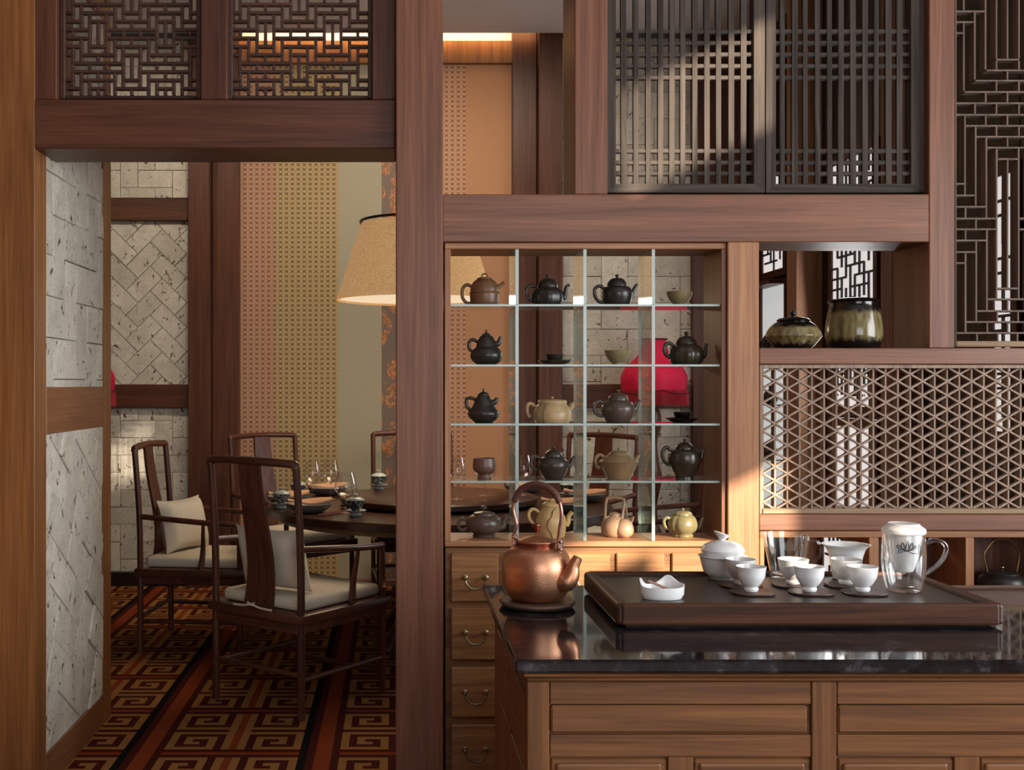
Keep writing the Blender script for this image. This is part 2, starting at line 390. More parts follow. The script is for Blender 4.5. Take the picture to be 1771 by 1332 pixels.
# rear wall behind the viewer with a wide window; window wall at the side with high slots invented to shape the low sun's patches
wr = S(root('wall_rear', (0, -3.5, 0)))
for (a, b, c, d) in ((-3.5, 0.2, 0, 5.3), (0.2, 3.2, 0, 0.95), (0.2, 3.2, 3.05, 5.3), (3.2, 5.2, 0, 5.3)):
    box('wall_panel', a, b, -3.6, -3.45, c, d, TAUPE, wr, bev=0)
for x in (0.2, 1.2, 2.2, 3.2): box('mullion', x - 0.03, x + 0.03, -3.55, -3.45, 0.95, 3.05, DARK_V, wr)
ww = S(root('wall_window_side', (5.2, 0.6, 0)))
for (a, b, c, d) in ((-3.45, -2.56, 0, 5.3), (-2.56, -1.22, 0, 2.70), (-2.56, -2.25, 2.70, 2.91), (-2.25, -1.98, 2.70, 2.98), (-2.56, -1.22, 3.13, 4.24), (-2.56, -1.22, 4.62, 5.3), (-1.98, -1.22, 3.07, 3.13), (-1.3, -1.22, 2.7, 3.07),
                     (-2.56, -2.1, 4.24, 4.62), (-1.36, -1.22, 4.24, 4.62), (2.5, 8.45, 0, 5.3), (-1.22, 2.5, 0, 0.85), (-1.22, 2.5, 3.15, 5.3)):
    box('wall_panel', 5.08, 5.10, a, b, c, d, WHITEP, ww, bev=0)
for k in range(3): box('pane', 5.085, 5.095, -1.22 + k * 1.24 + 0.002, -1.22 + (k + 1) * 1.24 - 0.002, 0.85, 3.15, SUN_BLOCK, ww, 0)  # opaque panes added to keep the sun out of this window
for y in (-1.22, -0.03, 1.23, 2.5): box('mullion', 5.08, 5.16, y - 0.04, y + 0.04, 0.85, 3.15, DARK_V, ww)

# carpet: woven fret pattern, one flat field per colour
half = ["TTTTTTM", "TMMMMTM", "TMTTMTM", "TMTMMTM", "TMTTTTM", "TMMMMMM", "TTTTTTT"]
tile = []
for r in range(18):
    if r < 3: row = 'M' * 17 if r != 1 else 'R' * 17
    else:
        k = r - 3
        q = half[k] if k < 7 else ('MMMMMMM' if k == 7 else half[14 - k])
        row = q + 'TRT' + q[::-1]
    tile.append('KMRRM' + row)
tw, th = 22, 18
cs = 0.0318
cx0, cy0 = -1.08 - 22 * cs * 4, 3.95
nx = 22 * 9
ny = int((8.05 - cy0) / cs)
vv = [(cx0 + i * cs, cy0 + j * cs, 0.004) for j in range(ny + 1) for i in range(nx + 1)]
ff = []; mi = []
code = {'M': 0, 'T': 1, 'R': 2, 'K': 3}
for j in range(ny):
    for i in range(nx):
        ff.append((j * (nx + 1) + i, j * (nx + 1) + i + 1, (j + 1) * (nx + 1) + i + 1, (j + 1) * (nx + 1) + i)); mi.append(code[tile[(j + 6) % th][i % tw]])
S(mk('floor_carpet', vv, ff, None, mats=CARP, mi=mi))
S(box('floor_dining', -3.5, 5.2, 4.6, 8.2, -0.08, 0.0, FLOORW, bev=0))

# stone cladding: herringbone blocks cut to a rectangle, one object per stone
def stones(parent, frame, u0, u1, v0, v1, ang, w=0.115, base=0.012):
    """frame maps (u, v, out) to world; blocks w x 2w"""
    gap = 0.0014; n = 0
    ca, sa = math.cos(ang), math.sin(ang)
    R = max(u1 - u0, v1 - v0) + 0.6; k = int(R / w) + 2
    cu, cv = (u0 + u1) / 2, (v0 + v1) / 2
    done = set()
    for i in range(-k, k):
        for j in range(-k, k):
            # herringbone: cell (i, j); phase picks which block owns it
            ph = (i - j) % 4
            if ph == 0: rc = (i * w, j * w, (i + 2) * w, (j + 1) * w)
            elif ph == 3: rc = (i * w, (j) * w, (i + 1) * w, (j + 2) * w)
            else: continue
            x0, y0, x1, y1 = rc[0] + gap, rc[1] + gap, rc[2] - gap, rc[3] - gap
            poly = [(cu + ca * x - sa * y, cv + sa * x + ca * y) for x, y in ((x0, y0), (x1, y0), (x1, y1), (x0, y1))]
            poly = clip_poly(poly, u0, u1, v0, v1)
            if len(poly) < 3 or area2(poly) < 2e-4: continue
            d = base + random.uniform(-0.004, 0.005)
            m = len(poly); pc = (sum(p[0] for p in poly) / m, sum(p[1] for p in poly) / m)
            inn = [(pc[0] + (p[0] - pc[0]) * 0.965, pc[1] + (p[1] - pc[1]) * 0.965) for p in poly]
            V = [frame(p[0], p[1], 0.0) for p in poly] + [frame(p[0], p[1], d - 0.003) for p in poly] + [frame(p[0], p[1], d) for p in inn]
            fc = [tuple(range(2 * m, 3 * m))]
            for a in range(m):
                b = (a + 1) % m
                fc.append((a, b, m + b, m + a)); fc.append((m + a, m + b, 2 * m + b, 2 * m + a))
            mk('stone', V, fc, STONE, parent); n += 1
    return n

# passage wall on the near side of the doorway (faces across the opening)
XJ = X(60, Y0); YA, YB, YC = 3.978, 4.747, 4.882
wp = S(root('wall_passage', (XJ, 4.3, 0)))
box('backing', XJ - 0.14, XJ - 0.014, YA - 0.01, YB + 0.01, 0, TOPZ, MORT, wp, bev=0)
fr = lambda u, v, o: (XJ - 0.014 + o, u, v)
stones(wp, fr, YA, YB, 0.132, 1.273, math.radians(58), 0.15)
stones(wp, fr, YA, YB, 1.442, 3.0, math.radians(90), 0.15)
box('stile', XJ - 0.14, XJ, YB, YC, 0, TOPZ, OAK_V, wp)
box('rail', XJ - 0.10, XJ + 0.001, YA, YB, 1.273, 1.442, WAL_Y, wp)
box('base_rail', XJ - 0.10, XJ + 0.001, YA, YB, 0, 0.132, WAL_Y, wp)
box('top_rail', XJ - 0.10, XJ + 0.001, YA, YB, 3.0, TOPZ, WAL_Y, wp)

# timber partition
pt = S(root('wall_partition', (0.5, Y0, 0)))
box('post', -2.4, XJ, Y0, YA, 0, TOPZ, OAK_V, pt, 0.002)
box('wall_panel', -3.5, -2.4, Y0 + 0.02, YA, 0, TOPZ, OAK_V, pt, 0.002)
pb('lintel', 59, 684.5, 172, 257, Y0, 0.24, DARK_H, pt, 0.004)
for a, b in ((59, 98), (347, 393), (644, 684.5)): pb('stile', a, b, -20, 172, Y0 + 0.006, 0.2, DARK_V, pt, 0.003, z1=TOPZ)
box('column', X(684.5, 3.80), X(766.5, 3.80), 3.80, 4.13, 0, TOPZ, WAL_V, pt, 0.004)
pb('beam', 766, 1607, 336, 418.5, Y0, 0.26, WAL_H, pt, 0.003)
pb('post', 994, 1051, 0, 336, Y0 + 0.004, 0.27, WAL_V, pt, 0.003, z1=TOPZ)
pb('post', 1607, 1651.5, 0, 602, Y0, 0.28, WAL_V, pt, 0.003, z1=TOPZ)
pb('post', 1258.5, 1313, 418.5, 900, Y0, 0.26, CAB_V, pt, 0.003, z0=0)
pb('rail', 1313, 1960, 602, 630, Y0, 0.27, WAL_H, pt, 0.003)
pb('rail', 1313, 1960, 890, 918, Y0, 0.26, WAL_H, pt, 0.003)
box('header', -3.5, 5.08, Y0 - 0.02, 4.13, TOPZ, 3.55, WAL_H, pt, 0.004)
box('wall_panel', -3.5, 5.08, Y0 + 0.02, 3.899, 3.55, 5.3, WHITEP, pt, 0)
pb('post', 1880, 1960, 0, 900, Y0 - 0.01, 0.28, WAL_V, pt, 0.003, z0=0, z1=TOPZ)
box('wall_panel', X(1960, Y0), 5.08, Y0, 4.1, 0, TOPZ, DARK_V, pt, 0.003)

# dining-room end wall: stone bays, stepped posts, fabric panels in a recess
YW = 8.05
wb = S(root('wall_back', (0, YW, 0)))
box('backing', -3.5, 5.08, 8.2, 8.4, 0, 4.32, MORT, wb, bev=0)
W = lambda p: X(p, YW)
def zz(p, Y=YW): return Z(p, Y)
box('stone_backing', W(-100), W(340), 8.06, 8.2, 0, 3.95, MORT, wb, bev=0)
box('stone_backing', W(960), W(1215), 8.06, 8.2, 0, 3.95, MORT, wb, bev=0)
fb = lambda u, v, o: (u, 8.06 - o, v)
def bay(a, b, lo=0.105, w=0.125, ang=45):
    stones(wb, fb, a, b, lo, zz(706), 0.0, w)
    stones(wb, fb, a, b, zz(665), zz(383), math.radians(ang), w)
    stones(wb, fb, a, b, zz(343), 3.95, 0.0, w)
    box('rail', a, b, 8.015, 8.06, zz(706), zz(665), DARK_H, wb)
    box('rail', a, b, 8.015, 8.06, zz(383), zz(343), DARK_H, wb)
    box('base', a, b, 8.015, 8.06, 0, lo, BLACKB, wb)
bay(W(150), W(327)); bay(W(971), W(1200), w=0.19, ang=0)
def wpost(a, b, yf, m=DARK_V): box('post', X(a, yf), X(b, yf), yf, 8.2, 0, 4.30, m, wb, 0.004)
wpost(325, 362.5, 7.95); wpost(367, 413.5, 8.04); wpost(886, 928, 8.04); wpost(932, 973, 7.95); wpost(1199, 1290, 7.97)
for a, b, m in ((413, 475, WP_PINK), (475, 585, WP_GOLD), (585, 660, WP_SAGE), (660, 742, FLORAL), (742, 805, WP_ROSE), (805, 887, WP_ORANGE)):
    box('wallpaper_strip', X(a, 8.10), X(b, 8.10), 8.10, 8.2, zz(1001, 8.1), zz(108, 8.1), m, wb, bev=0)
box('header', X(413, 8.06), X(887, 8.06), 8.06, 8.2, zz(109, 8.06), zz(70, 8.06), OAK_V, wb)
box('frieze', X(413, 8.1), X(887, 8.1), 8.10, 8.2, zz(70, 8.06), 4.32, WHITEP, wb, bev=0)
for k in range(4):
    a = X(413, 8.05) + k * (X(887, 8.05) - X(413, 8.05)) / 4; b = a + (X(887, 8.05) - X(413, 8.05)) / 4
    box('skirting_panel', a + 0.002, b - 0.002, 8.04, 8.2, 0, zz(1001, 8.1), WAL_H, wb)
box('wall_panel', X(1290, 7.97), 2.75, 8.0, 8.2, 0, 4.3, BLK_V, wb)

# side wall on the far side of the dining room
wrt = S(root('wall_right', (2.7, 6.2, 0)))
y = 4.13
for k in range(7):
    box('wall_panel', 2.62, 2.74, y + 0.002, y + 0.555, 0, 4.3, BLK_V, wrt, 0.003); y += 0.557
box('post', 2.46, 2.66, 6.86, 7.03, 0, 3.95, CAB_V, wrt, 0.004)  # paler wood stands in for sunlight on this post
box('post', 2.50, 2.66, 5.62, 5.76, 0, 3.95, WAL_V, wrt, 0.004)

# ------------------------------------------------------------------ fret lattices above the doorway
Hs = {0: [(1, 7), (9, 15)], 1: [(0, 1), (2, 6), (7, 9), (10, 14), (15, 16)], 2: [(0, 2), (3, 5), (6, 10), (11, 13), (14, 16)],
      3: [(0, 3), (5, 11), (13, 16)]}
for r in range(4): Hs[7 - r] = Hs[r]
for r in range(4): Hs[8 + r] = Hs[r]
Vu = {}   # unit verticals between row r and r+1
def addv(c, a, b):
    for r in range(a, b): Vu.setdefault(c, set()).add(r)
for c in (1, 7, 9, 15): addv(c, 5, 10); addv(c, 3, 4); addv(c, -3, 2)
for c in (2, 6, 10, 14): addv(c, 0, 3); addv(c, 4, 7); addv(c, 8, 11)
for c in (3, 5, 11, 13): addv(c, 1, 6); addv(c, 7, 8); addv(c, 9, 14); addv(c, -1, 0)
for c in (4, 12): addv(c, 2, 5); addv(c, 0, 1); addv(c, 6, 7); addv(c, 8, 9); addv(c, 10, 13)
addv(8, 6, 9); addv(8, 2, 3); addv(8, 4, 5); addv(8, -2, 1); addv(8, 10, 11)
def fret_panel(px0, px1, pybot, u, rows_top, label, c0px):
    Yf = Y0 + 0.05
    R = root('lattice_panel', (X((px0 + px1) / 2, Yf), Yf, Z(pybot, Yf)), label, 'lattice', 'fret lattices above the doorway')
    top = -4 * u
    for nm, a, b, c, d in (('frame_stile', px0, px0 + 9, top - 20, pybot), ('frame_stile', px1 - 9, px1, top - 20, pybot),
                           ('frame_rail', px0 + 9, px1 - 9, pybot - 6, pybot), ('frame_rail', px0 + 9, px1 - 9, top - 20, top - 8)):
        pb(nm, a, b, c, d, Yf - 0.012, 0.05, FRET, R, 0.003)
    yb = pybot - 4
    ry = lambda r: yb - (11 - r) * u
    cxx = lambda c: c0px + c * u
    t = 2.6
    for r in range(-3, 11):
        for a, b in Hs[r % 8]:
            pb('bar', max(cxx(a) - t, px0 + 8), min(cxx(b) + t, px1 - 8), ry(r) - t, ry(r) + t, Yf, 0.022, FRET, R, 0.0015)
    for c, st in Vu.items():
        full = set()
        for r in range(-4, 11):
            if (r in st) or ((r + 8) in st and r + 8 <= 10 and r < 0): full.add(r)
        r = -4
        while r < 11:
            if r in full:
                e = r
                while e in full and e < 11: e += 1
                pb('bar', cxx(c) - t, cxx(c) + t, ry(r) + (t if True else 0), ry(e) - t, Yf + 0.002, 0.020, FRET, R, 0.0015)
                r = e
            else: r += 1
    return R
fret_panel(103, 348, 171, 14.55, 4, 'dark fretwork lattice above the doorway, beside the far-left post', 110.5)
fret_panel(393, 645, 171, 14.55, 4, 'dark fretwork lattice above the doorway, beside the tall walnut column', 400.5)

# ------------------------------------------------------------------ weathered slatted window panels over the beam
def slat_panel(px0, px1, xs, fl, frr, label):
    Yf = Y0 + 0.03
    R = root('slatted_shutter', (X((px0 + px1) / 2, Yf), Yf, Z(333, Yf)), label, 'shutter', 'weathered slatted shutters')
    zt = TOPZ - 0.02
    def quad(nm, pts, mat):   # mitred frame member: polygon on the front plane pushed back
        V = [(X(a, Yf), Yf, Z(b, Yf)) for a, b in pts] + [(X(a, Yf), Yf + 0.05, Z(b, Yf)) for a, b in pts]
        n = len(pts); fc = [tuple(range(n)), tuple(range(2 * n - 1, n - 1, -1))] + [(i, i + n, (i + 1) % n + n, (i + 1) % n) for i in range(n)]
        mk(nm, V, fc, mat, R)
    pt_ = CY - (zt - EYE) * F / Yf
    quad('frame_stile', [(px0, 333), (px0 + fl, 318), (px0 + fl, pt_ + 14), (px0, pt_)], OLD_V)
    quad('frame_stile', [(px1, 333), (px1, pt_), (px1 - frr, pt_ + 14), (px1 - frr, 318)], OLD_V)
    quad('frame_rail', [(px0, 333), (px1, 333), (px1 - frr, 318), (px0 + fl, 318)], OLD_H)
    quad('frame_rail', [(px0, pt_), (px0 + fl, pt_ + 14), (px1 - frr, pt_ + 14), (px1, pt_)], OLD_H)
    for x in xs:
        w = 4.4 + random.uniform(-0.6, 0.6); lean = random.uniform(-1.5, 1.5)
        V = []
        for yy in (Yf + 0.008, Yf + 0.026):
            for (dx, py) in ((-w, 319), (w, 319), (w + lean, pt_ + 10), (-w + lean, pt_ + 10)): V.append((X(x + dx, Yf), yy, Z(py, Yf)))
        mk('slat', V, [(0, 1, 2, 3), (7, 6, 5, 4), (0, 4, 5, 1), (1, 5, 6, 2), (2, 6, 7, 3), (3, 7, 4, 0)], OLD_V, R)
    for py in (54, 74, 94, 114, 134, 261, 281, 300, -60, -80, -100):
        pb('cross_slat', px0 + fl - 1, px1 - frr + 1, py - 3.6, py + 3.6, Yf + 0.010, 0.018, OLD_H, R, 0.002)
slat_panel(1051, 1323, [1080, 1101, 1122, 1143.5, 1163, 1182, 1203, 1224, 1244, 1266, 1287], 14, 19, 'weathered slatted shutter with sunlit slats over the display cabinet')
slat_panel(1325, 1599, [1354.6, 1376, 1395, 1416, 1437, 1456, 1477.6, 1498, 1517, 1539, 1558], 17, 23, 'weathered slatted shutter over the niche with two glazed jars')

# ------------------------------------------------------------------ tall stepped fret lattice at the far side
Hb = [(19.5, 1653, 1703), (38, 1653, 1684), (57, 1653, 1666), (103, 1723, 1743), (121.6, 1706, 1743), (139.5, 1687, 1743), (159, 1668, 1743), (178.5, 1653, 1743),
      (198.5, 1653, 1743), (217.6, 1669, 1743), (236.5, 1688, 1743), (255.4, 1706, 1743), (275, 1724, 1743), (318, 1653, 1669), (338, 1653, 1688), (357.7, 1653, 1706),
      (378, 1653, 1724), (396.6, 1653, 1724), (416, 1653, 1706), (436, 1653, 1688), (455, 1653, 1670), (499, 1725, 1743), (517.5, 1707, 1743), (538, 1689, 1743),
      (557, 1671, 1743), (576, 1655, 1743)]
Vb = [(1667, -40, 19), (1667, 38, 159), (1686, 19.5, 139.5), (1704.6, -60, 121.6), (1723.5, -60, 103), (1723.5, 103, 121.6), (1742.5, -60, 103), (1742.5, 121.6, 139.5),
      (1723.5, 139.5, 159), (1705, 159, 178.5), (1742.5, 159, 178.5), (1686.5, 178.5, 198.5), (1723.5, 178.5, 198.5), (1705, 198.5, 217.6), (1742.5, 198.5, 217.6),
      (1723.5, 217.6, 236.5), (1742.5, 236.5, 255.4), (1669, 198.5, 338), (1687.5, 217.6, 357.7), (1706, 236.5, 378), (1724, 255.4, 517.5), (1742.8, 275, 499),
      (1670, 357.7, 378), (1688, 378, 396.6), (1670, 396.6, 416), (1670, 436, 576), (1688.5, 416, 557), (1707, 396.6, 538), (1743, 517.5, 538), (1725, 538, 557),
      (1743, 557, 576), (1707.5, 557, 576), (1690, 576, 592), (1726, 576, 592)]
Yf = Y0 + 0.06
LR = root('lattice_panel', (X(1743, Yf), Yf, Z(592, Yf)), 'tall dark lattice with stepped fret pattern above the triangle grid', 'lattice')
mx = lambda x: 3486 - x
for py, a, b in Hb:
    b2 = mx(a) if b == 1743 else None
    if b2: pb('bar', a, b2, py - 1.6, py + 1.6, Yf, 0.035, STEP, LR, 0.001)
    else:
        pb('bar', a, b, py - 1.6, py + 1.6, Yf, 0.035, STEP, LR, 0.001); pb('bar', mx(b), mx(a), py - 1.6, py + 1.6, Yf, 0.035, STEP, LR, 0.001)
for x, a, b in Vb:
    for q in ({x, mx(x)} if abs(x - 1743) > 2 else {x}):
        pb('bar', q - 1.6, q + 1.6, a + 1.6, b - 1.6, Yf, 0.035, STEP, LR, 0.001)
pb('frame_stile', 1651.8, 1654.5, -60, 600, Yf - 0.02, 0.06, STEP, LR, 0.001); pb('frame_stile', 1831, 1860, -60, 600, Yf - 0.02, 0.06, STEP, LR, 0.001)
pb('frame_rail', 1654.5, 1831, 590, 600, Yf - 0.02, 0.06, SILLW, LR, 0.002); pb('frame_rail', 1651.8, 1860, -72, -60, Yf - 0.02, 0.06, STEP, LR, 0.002)

# ------------------------------------------------------------------ triangle lattice
Yf = Y0 + 0.03
TR = root('lattice_panel', (X(1545, Yf), Yf, Z(889, Yf)), 'wide lattice of small triangles in pale wood behind the tea tray', 'lattice')
tx0, tx1, ty0, ty1 = 1319, 1862, 637, 880
sp_ = 21.25; x_first = 1340.5 - sp_
k = 0
while True:
    x = x_first + k * sp_
    if x > tx1: break
    if x > tx0: pb('upright_bar', x - 1.65, x + 1.65, ty0, ty1, Yf, 0.034, TRI, TR, 0.001)
    k += 1
dyn = sp_ * math.tan(math.radians(30)) * 2
def dseg(x0, y0, x1, y1, yy):
    p0 = Vector((X(x0, Yf), 0, Z(y0, Yf))); p1 = Vector((X(x1, Yf), 0, Z(y1, Yf))); d = (p1 - p0).normalized(); n = Vector((-d.z, 0, d.x)) * 0.0031
    V = []
    for q in (yy, yy + 0.016):
        for p in (p0 - n, p1 - n, p1 + n, p0 + n): V.append((p.x, q, p.z))
    mk('slanted_bar', V, [(0, 1, 2, 3), (7, 6, 5, 4), (0, 4, 5, 1), (1, 5, 6, 2), (2, 6, 7, 3), (3, 7, 4, 0)], TRI, TR)
t30 = math.tan(math.radians(30))
yref = 672.0
for sgn in (1, -1):
    for m in range(-40, 60):
        # line y = yref + m*dyn + sgn*t30*(x - x_first), clipped to the panel
        pts = []
        for x in (tx0, tx1): pts.append((x, yref + m * dyn + sgn * t30 * (x - x_first)))
        (xa, ya), (xb, yb) = pts
        lo, hi = ty0, ty1
        t0, t1 = 0.0, 1.0
        dy = yb - ya
        ta, tb = (lo - ya) / dy, (hi - ya) / dy
        if ta > tb: ta, tb = tb, ta
        t0, t1 = max(0, ta), min(1, tb)
        if t1 - t0 < 0.01: continue
        dseg(xa + (xb - xa) * t0, ya + dy * t0, xa + (xb - xa) * t1, ya + dy * t1, Yf - (0.004 if sgn > 0 else 0.003))
pb('frame_stile', 1314, 1319, 631, 889, Yf - 0.02, 0.07, TRI, TR, 0.001); pb('frame_stile', 1862, 1880, 631, 889, Yf - 0.02, 0.07, TRI, TR, 0.001)
pb('frame_rail', 1319, 1862, 631, 637, Yf - 0.02, 0.07, TRI, TR, 0.001); pb('frame_rail', 1319, 1862, 880, 889, Yf - 0.024, 0.075, SILLW, TR, 0.002)
# ------------------------------------------------------------------ display cabinet with glass shelves
YC0, YC1 = 3.862, 4.085
DC = root('display_cabinet', (X(1012, YC0), 3.97, Z(946, YC0)), 'open walnut cabinet with glass shelves full of teapots', 'cabinet')
pb('top_board', 769, 1256, 420, 430.5, YC0, YC1 - YC0, CAB_H, DC, 0.002)
pb('side_board', 769, 779.5, 430.5, 936, YC0, YC1 - YC0, CAB_V, DC, 0.002)
pb('side_board', 1247.5, 1256, 430.5, 936, YC0, YC1 - YC0, CAB_SHADED, DC, 0.002)
pb('bottom_board', 769, 1256, 936, 946, YC0, YC1 - YC0, CAB_H, DC, 0.002)
def glass_box(nm, x0, x1, y0, y1, z0, z1, parent):
    v, f = boxg(x0, x1, y0, y1, z0, z1)
    # broad faces clear, narrow edges green
    dims = (x1 - x0, y1 - y0, z1 - z0); thin = dims.index(min(dims))
    fa = [2, 2, 1, 0, 1, 0]
    return mk(nm, v, f, None, parent, mats=[SHELFG, EDGEG], mi=[0 if a == thin else 1 for a in fa])
ROWY = [526.5, 630.5, 732.5, 831.5]
RZ = [Z(p, YC0 + 0.02) for p in ROWY]
xl, xr = X(779.5, YC0) + 0.001, X(1247.5, YC0) - 0.001
for z in RZ: glass_box('glass_shelf', xl, xr, YC0 + 0.012, YC1 - 0.006, z - 0.007, z, DC)
zlev = [Z(430.5, YC0) - 0.001] + RZ + [Z(936, YC0) + 0.0005]
for px in (894.5, 1012, 1130.5):
    xx = X(px, YC0)
    for i in range(5):
        top = zlev[i] - (0.0075 if i > 0 else 0); bot = zlev[i + 1] + 0.0003
        glass_box('glass_divider', xx - 0.0055, xx + 0.0055, YC0 + 0.004, YC1 - 0.004, bot, top, DC)

# ------------------------------------------------------------------ bank of small drawers under it
DB = root('drawer_chest', (X(1012, 3.87), 4.0, 0), 'worn wooden apothecary chest of small drawers with brass bail handles', 'chest')
box('carcass', X(770, 3.87), X(1255, 3.87), 3.872, 4.10, 0, Z(947.5, 3.87), DRF, DB, 0.002)
cols = [(780, 862), (875, 957), (971, 1055), (1066, 1149), (1162, 1244)]
rows = [(957, 1041), (1052, 1142), (1155, 1241), (1254, 1340)]
def bail(px, py, Y, parent, w=0.072, yaw=0):
    x, z = X(px, Y), Z(py, Y); h = w / 2
    g1 = [join(lathe([(0.0, -0.001), (0.010, 0), (0.010, 0.003), (0.005, 0.006), (0.0045, 0.014), (0.0075, 0.018), (0.006, 0.023), (0, 0.025)], (0, 0, 0), 10))]
    V, Fc = [], []
    for s in (-1, 1):
        v, f = g1[0]
        v = [(x + s * h + p[0], Y - p[2], z + p[1]) for p in v]
        V, Fc = join((V, Fc), (v, f))
    arc = crom([(x - h, Y - 0.018, z), (x - h * 0.86, Y - 0.021, z - 0.020), (x - h * 0.45, Y - 0.023, z - 0.034), (x, Y - 0.023, z - 0.037),
                (x + h * 0.45, Y - 0.023, z - 0.034), (x + h * 0.86, Y - 0.021, z - 0.020), (x + h, Y - 0.018, z)], 4)
    V, Fc = join((V, Fc), tube(arc, 0.0038, 8))
    return mk('handle', V, Fc, BRASS, parent, smooth=True)
for ci, (a, b) in enumerate(cols):
    for ri, (c, d) in enumerate(rows):
        dr = pb('drawer', a, b, c, d, 3.862, 0.05, DRW, DB, 0.0035)
        bail((a + b) / 2 + 1, c + 42, 3.862, dr)

# ------------------------------------------------------------------ low open shelf at the far side
SU = root('open_shelf', (X(1600, Y0), 4.0, 0), 'low open wooden shelf with pale uprights under the triangle lattice', 'shelf')
YS = 3.862
pb('top_board', 1314, 1880, 918.5, 930, YS, 0.24, CAB_H, SU, 0.002)
for a, b in ((1314, 1322), (1503, 1520), (1670, 1685), (1840, 1856)): pb('upright', a, b, 930, 1040, YS, 0.24, CAB_V, SU, 0.002, z0=0.70)
pb('bottom_board', 1314, 1880, 1040, 1052, YS, 0.24, CAB_H, SU, 0.002, z0=0.675, z1=0.70)
for a, b in ((1520, 1670), (1685, 1840)): pb('back_panel', a, b, 930, 1040, YS + 0.225, 0.012, DARK_V, SU, 0.001, z0=0.70)
pb('plinth', 1314, 1880, 1052, 1100, YS + 0.01, 0.22, DRF, SU, 0.002, z0=0, z1=0.675)

# ------------------------------------------------------------------ granite-topped counter
HC = 0.845
GT = tag(box('countertop', 0.262, 2.75, 2.453, 3.375, HC - 0.030, HC, GRAN, None, 0.006), 'polished black granite countertop on the wooden counter', 'countertop')
CB = root('counter', (1.5, 2.9, 0), 'wooden counter base with raised panels below the granite top', 'counter')
YF = 2.492
box('carcass', 0.305, 2.72, YF, 3.34, 0, HC - 0.031, CTR_H, CB, 0.002)
pb('moulding', 905, 2480, 1166, 1172, YF - 0.022, 0.03, CTR_H, CB, 0.003); pb('moulding', 911, 2480, 1172.5, 1179, YF - 0.016, 0.03, CTR_H, CB, 0.003)
def cp(nm, a, b, c, d, out, m, bev=0.004, **k): pb(nm, a, b, c, d, YF - out, out + 0.01, m, CB, bev, **k)
for a, b in ((912, 950), (1404, 1447), (1898, 1940)): cp('stile', a, b, 1179.5, 1600, 0.012, CTR_V, 0.002, z0=0.0)
for a, b in ((951, 1403), (1448, 1897), (1941, 2400)):
    cp('rail', a, b, 1179.5, 1218.5, 0.010, CTR_H, 0.002)
    cp('panel', a + 1, b - 6, 1221, 1269, 0.013, CTR_H, 0.005)
    cp('rail', a, b, 1271.5, 1309.5, 0.010, CTR_H, 0.002)
    m = (a + b) / 2
    cp('stile', m - 22, m + 22, 1310, 1600, 0.010, CTR_V, 0.002, z0=0.0)
    for e, f in ((a + 1, m - 23), (m + 23, b - 1)):
        cp('panel_frame', e, f, 1312, 1600, 0.006, CTR_H, 0.004, z0=0.09)
        cp('panel', e + 9, f - 9, 1321, 1600, 0.012, CTR_H, 0.006, z0=0.13)
XL = 0.305
def sidep(nm, ya, yb, za, zb, out, m, bev=0.003): box(nm, XL - out, XL + 0.01, ya, yb, za, zb, m, CB, bev)
for ya, yb in ((YF, 2.56), (2.88, 2.95), (3.27, 3.34)): sidep('stile', ya, yb, 0, HC - 0.031, 0.010, CTR_V)
for ya, yb in ((2.562, 2.878), (2.952, 3.268)):
    sidep('rail', ya, yb, 0.745, HC - 0.031, 0.009, CTR_Y); sidep('rail', ya, yb, 0.565, 0.62, 0.009, CTR_Y)
    sidep('panel', ya + 0.004, yb - 0.004, 0.628, 0.738, 0.012, CTR_Y, 0.006); sidep('panel', ya + 0.004, yb - 0.004, 0.10, 0.556, 0.012, CTR_V, 0.006)
    sidep('rail', ya, yb, 0.0, 0.095, 0.009, CTR_Y)

# ------------------------------------------------------------------ teapots and bowls on the glass shelves
YT = 3.972; PM = F / YT
def circ_handle(pts, r, x, z, s): return tube(crom([(x + a * s, YT, z + b * s) for a, b in pts], 5), r * s, 9)
def teapot(label, px, z, mat, body, lid=None, knob=None, handle=None, spout=None, lobes=0, amp=0.0, hr=3.0, sr=(5, 3.5, 2.6), extra=None, lidmat=None, name='teapot', cat='teapot', n=32):
    s = 1.0 / PM; x = X(px, YT)
    R = root(name, (x, YT, z), label, cat, 'teapots on the glass shelves' if cat == 'teapot' else None)
    bp = [(a * s, b * s) for a, b in sm(body, 4)]
    bo = mk('body', *lathe(bp, (x, YT, z + 0.0004), n if not lobes else 48, lobes, amp), mat, R, smooth=True, sharp=55)
    if lid:
        lp = [(a * s, b * s) for a, b in sm(lid, 4)]
        L = mk('lid', *lathe(lp, (x, YT, z + 0.0004), n if not lobes else 48, lobes, amp * 0.6), lidmat or mat, R, smooth=True, sharp=55)
        if knob:
            kp = [(a * s, b * s) for a, b in sm(knob, 4)]
            mk('knob', *lathe(kp, (x, YT, z + 0.0004), 16), lidmat or mat, L, smooth=True, sharp=60)
    if handle: mk('handle', *circ_handle(handle, hr, x, z, s), mat, R, smooth=True, sharp=180)
    if spout: mk('spout', *tube(crom([(x + a * s, YT, z + b * s) for a, b in spout], 5), [q * s for q in sr], 10), mat, R, smooth=True, sharp=70)
    return R
def kn(h, r): return [(r * 0.45, h), (r * 0.5, h + r * 0.3), (r, h + r * 1.0), (r * 0.75, h + r * 1.7), (0.01, h + r * 1.95)]
z1, z2, z3, z4 = RZ; z5 = Z(936, YC0)
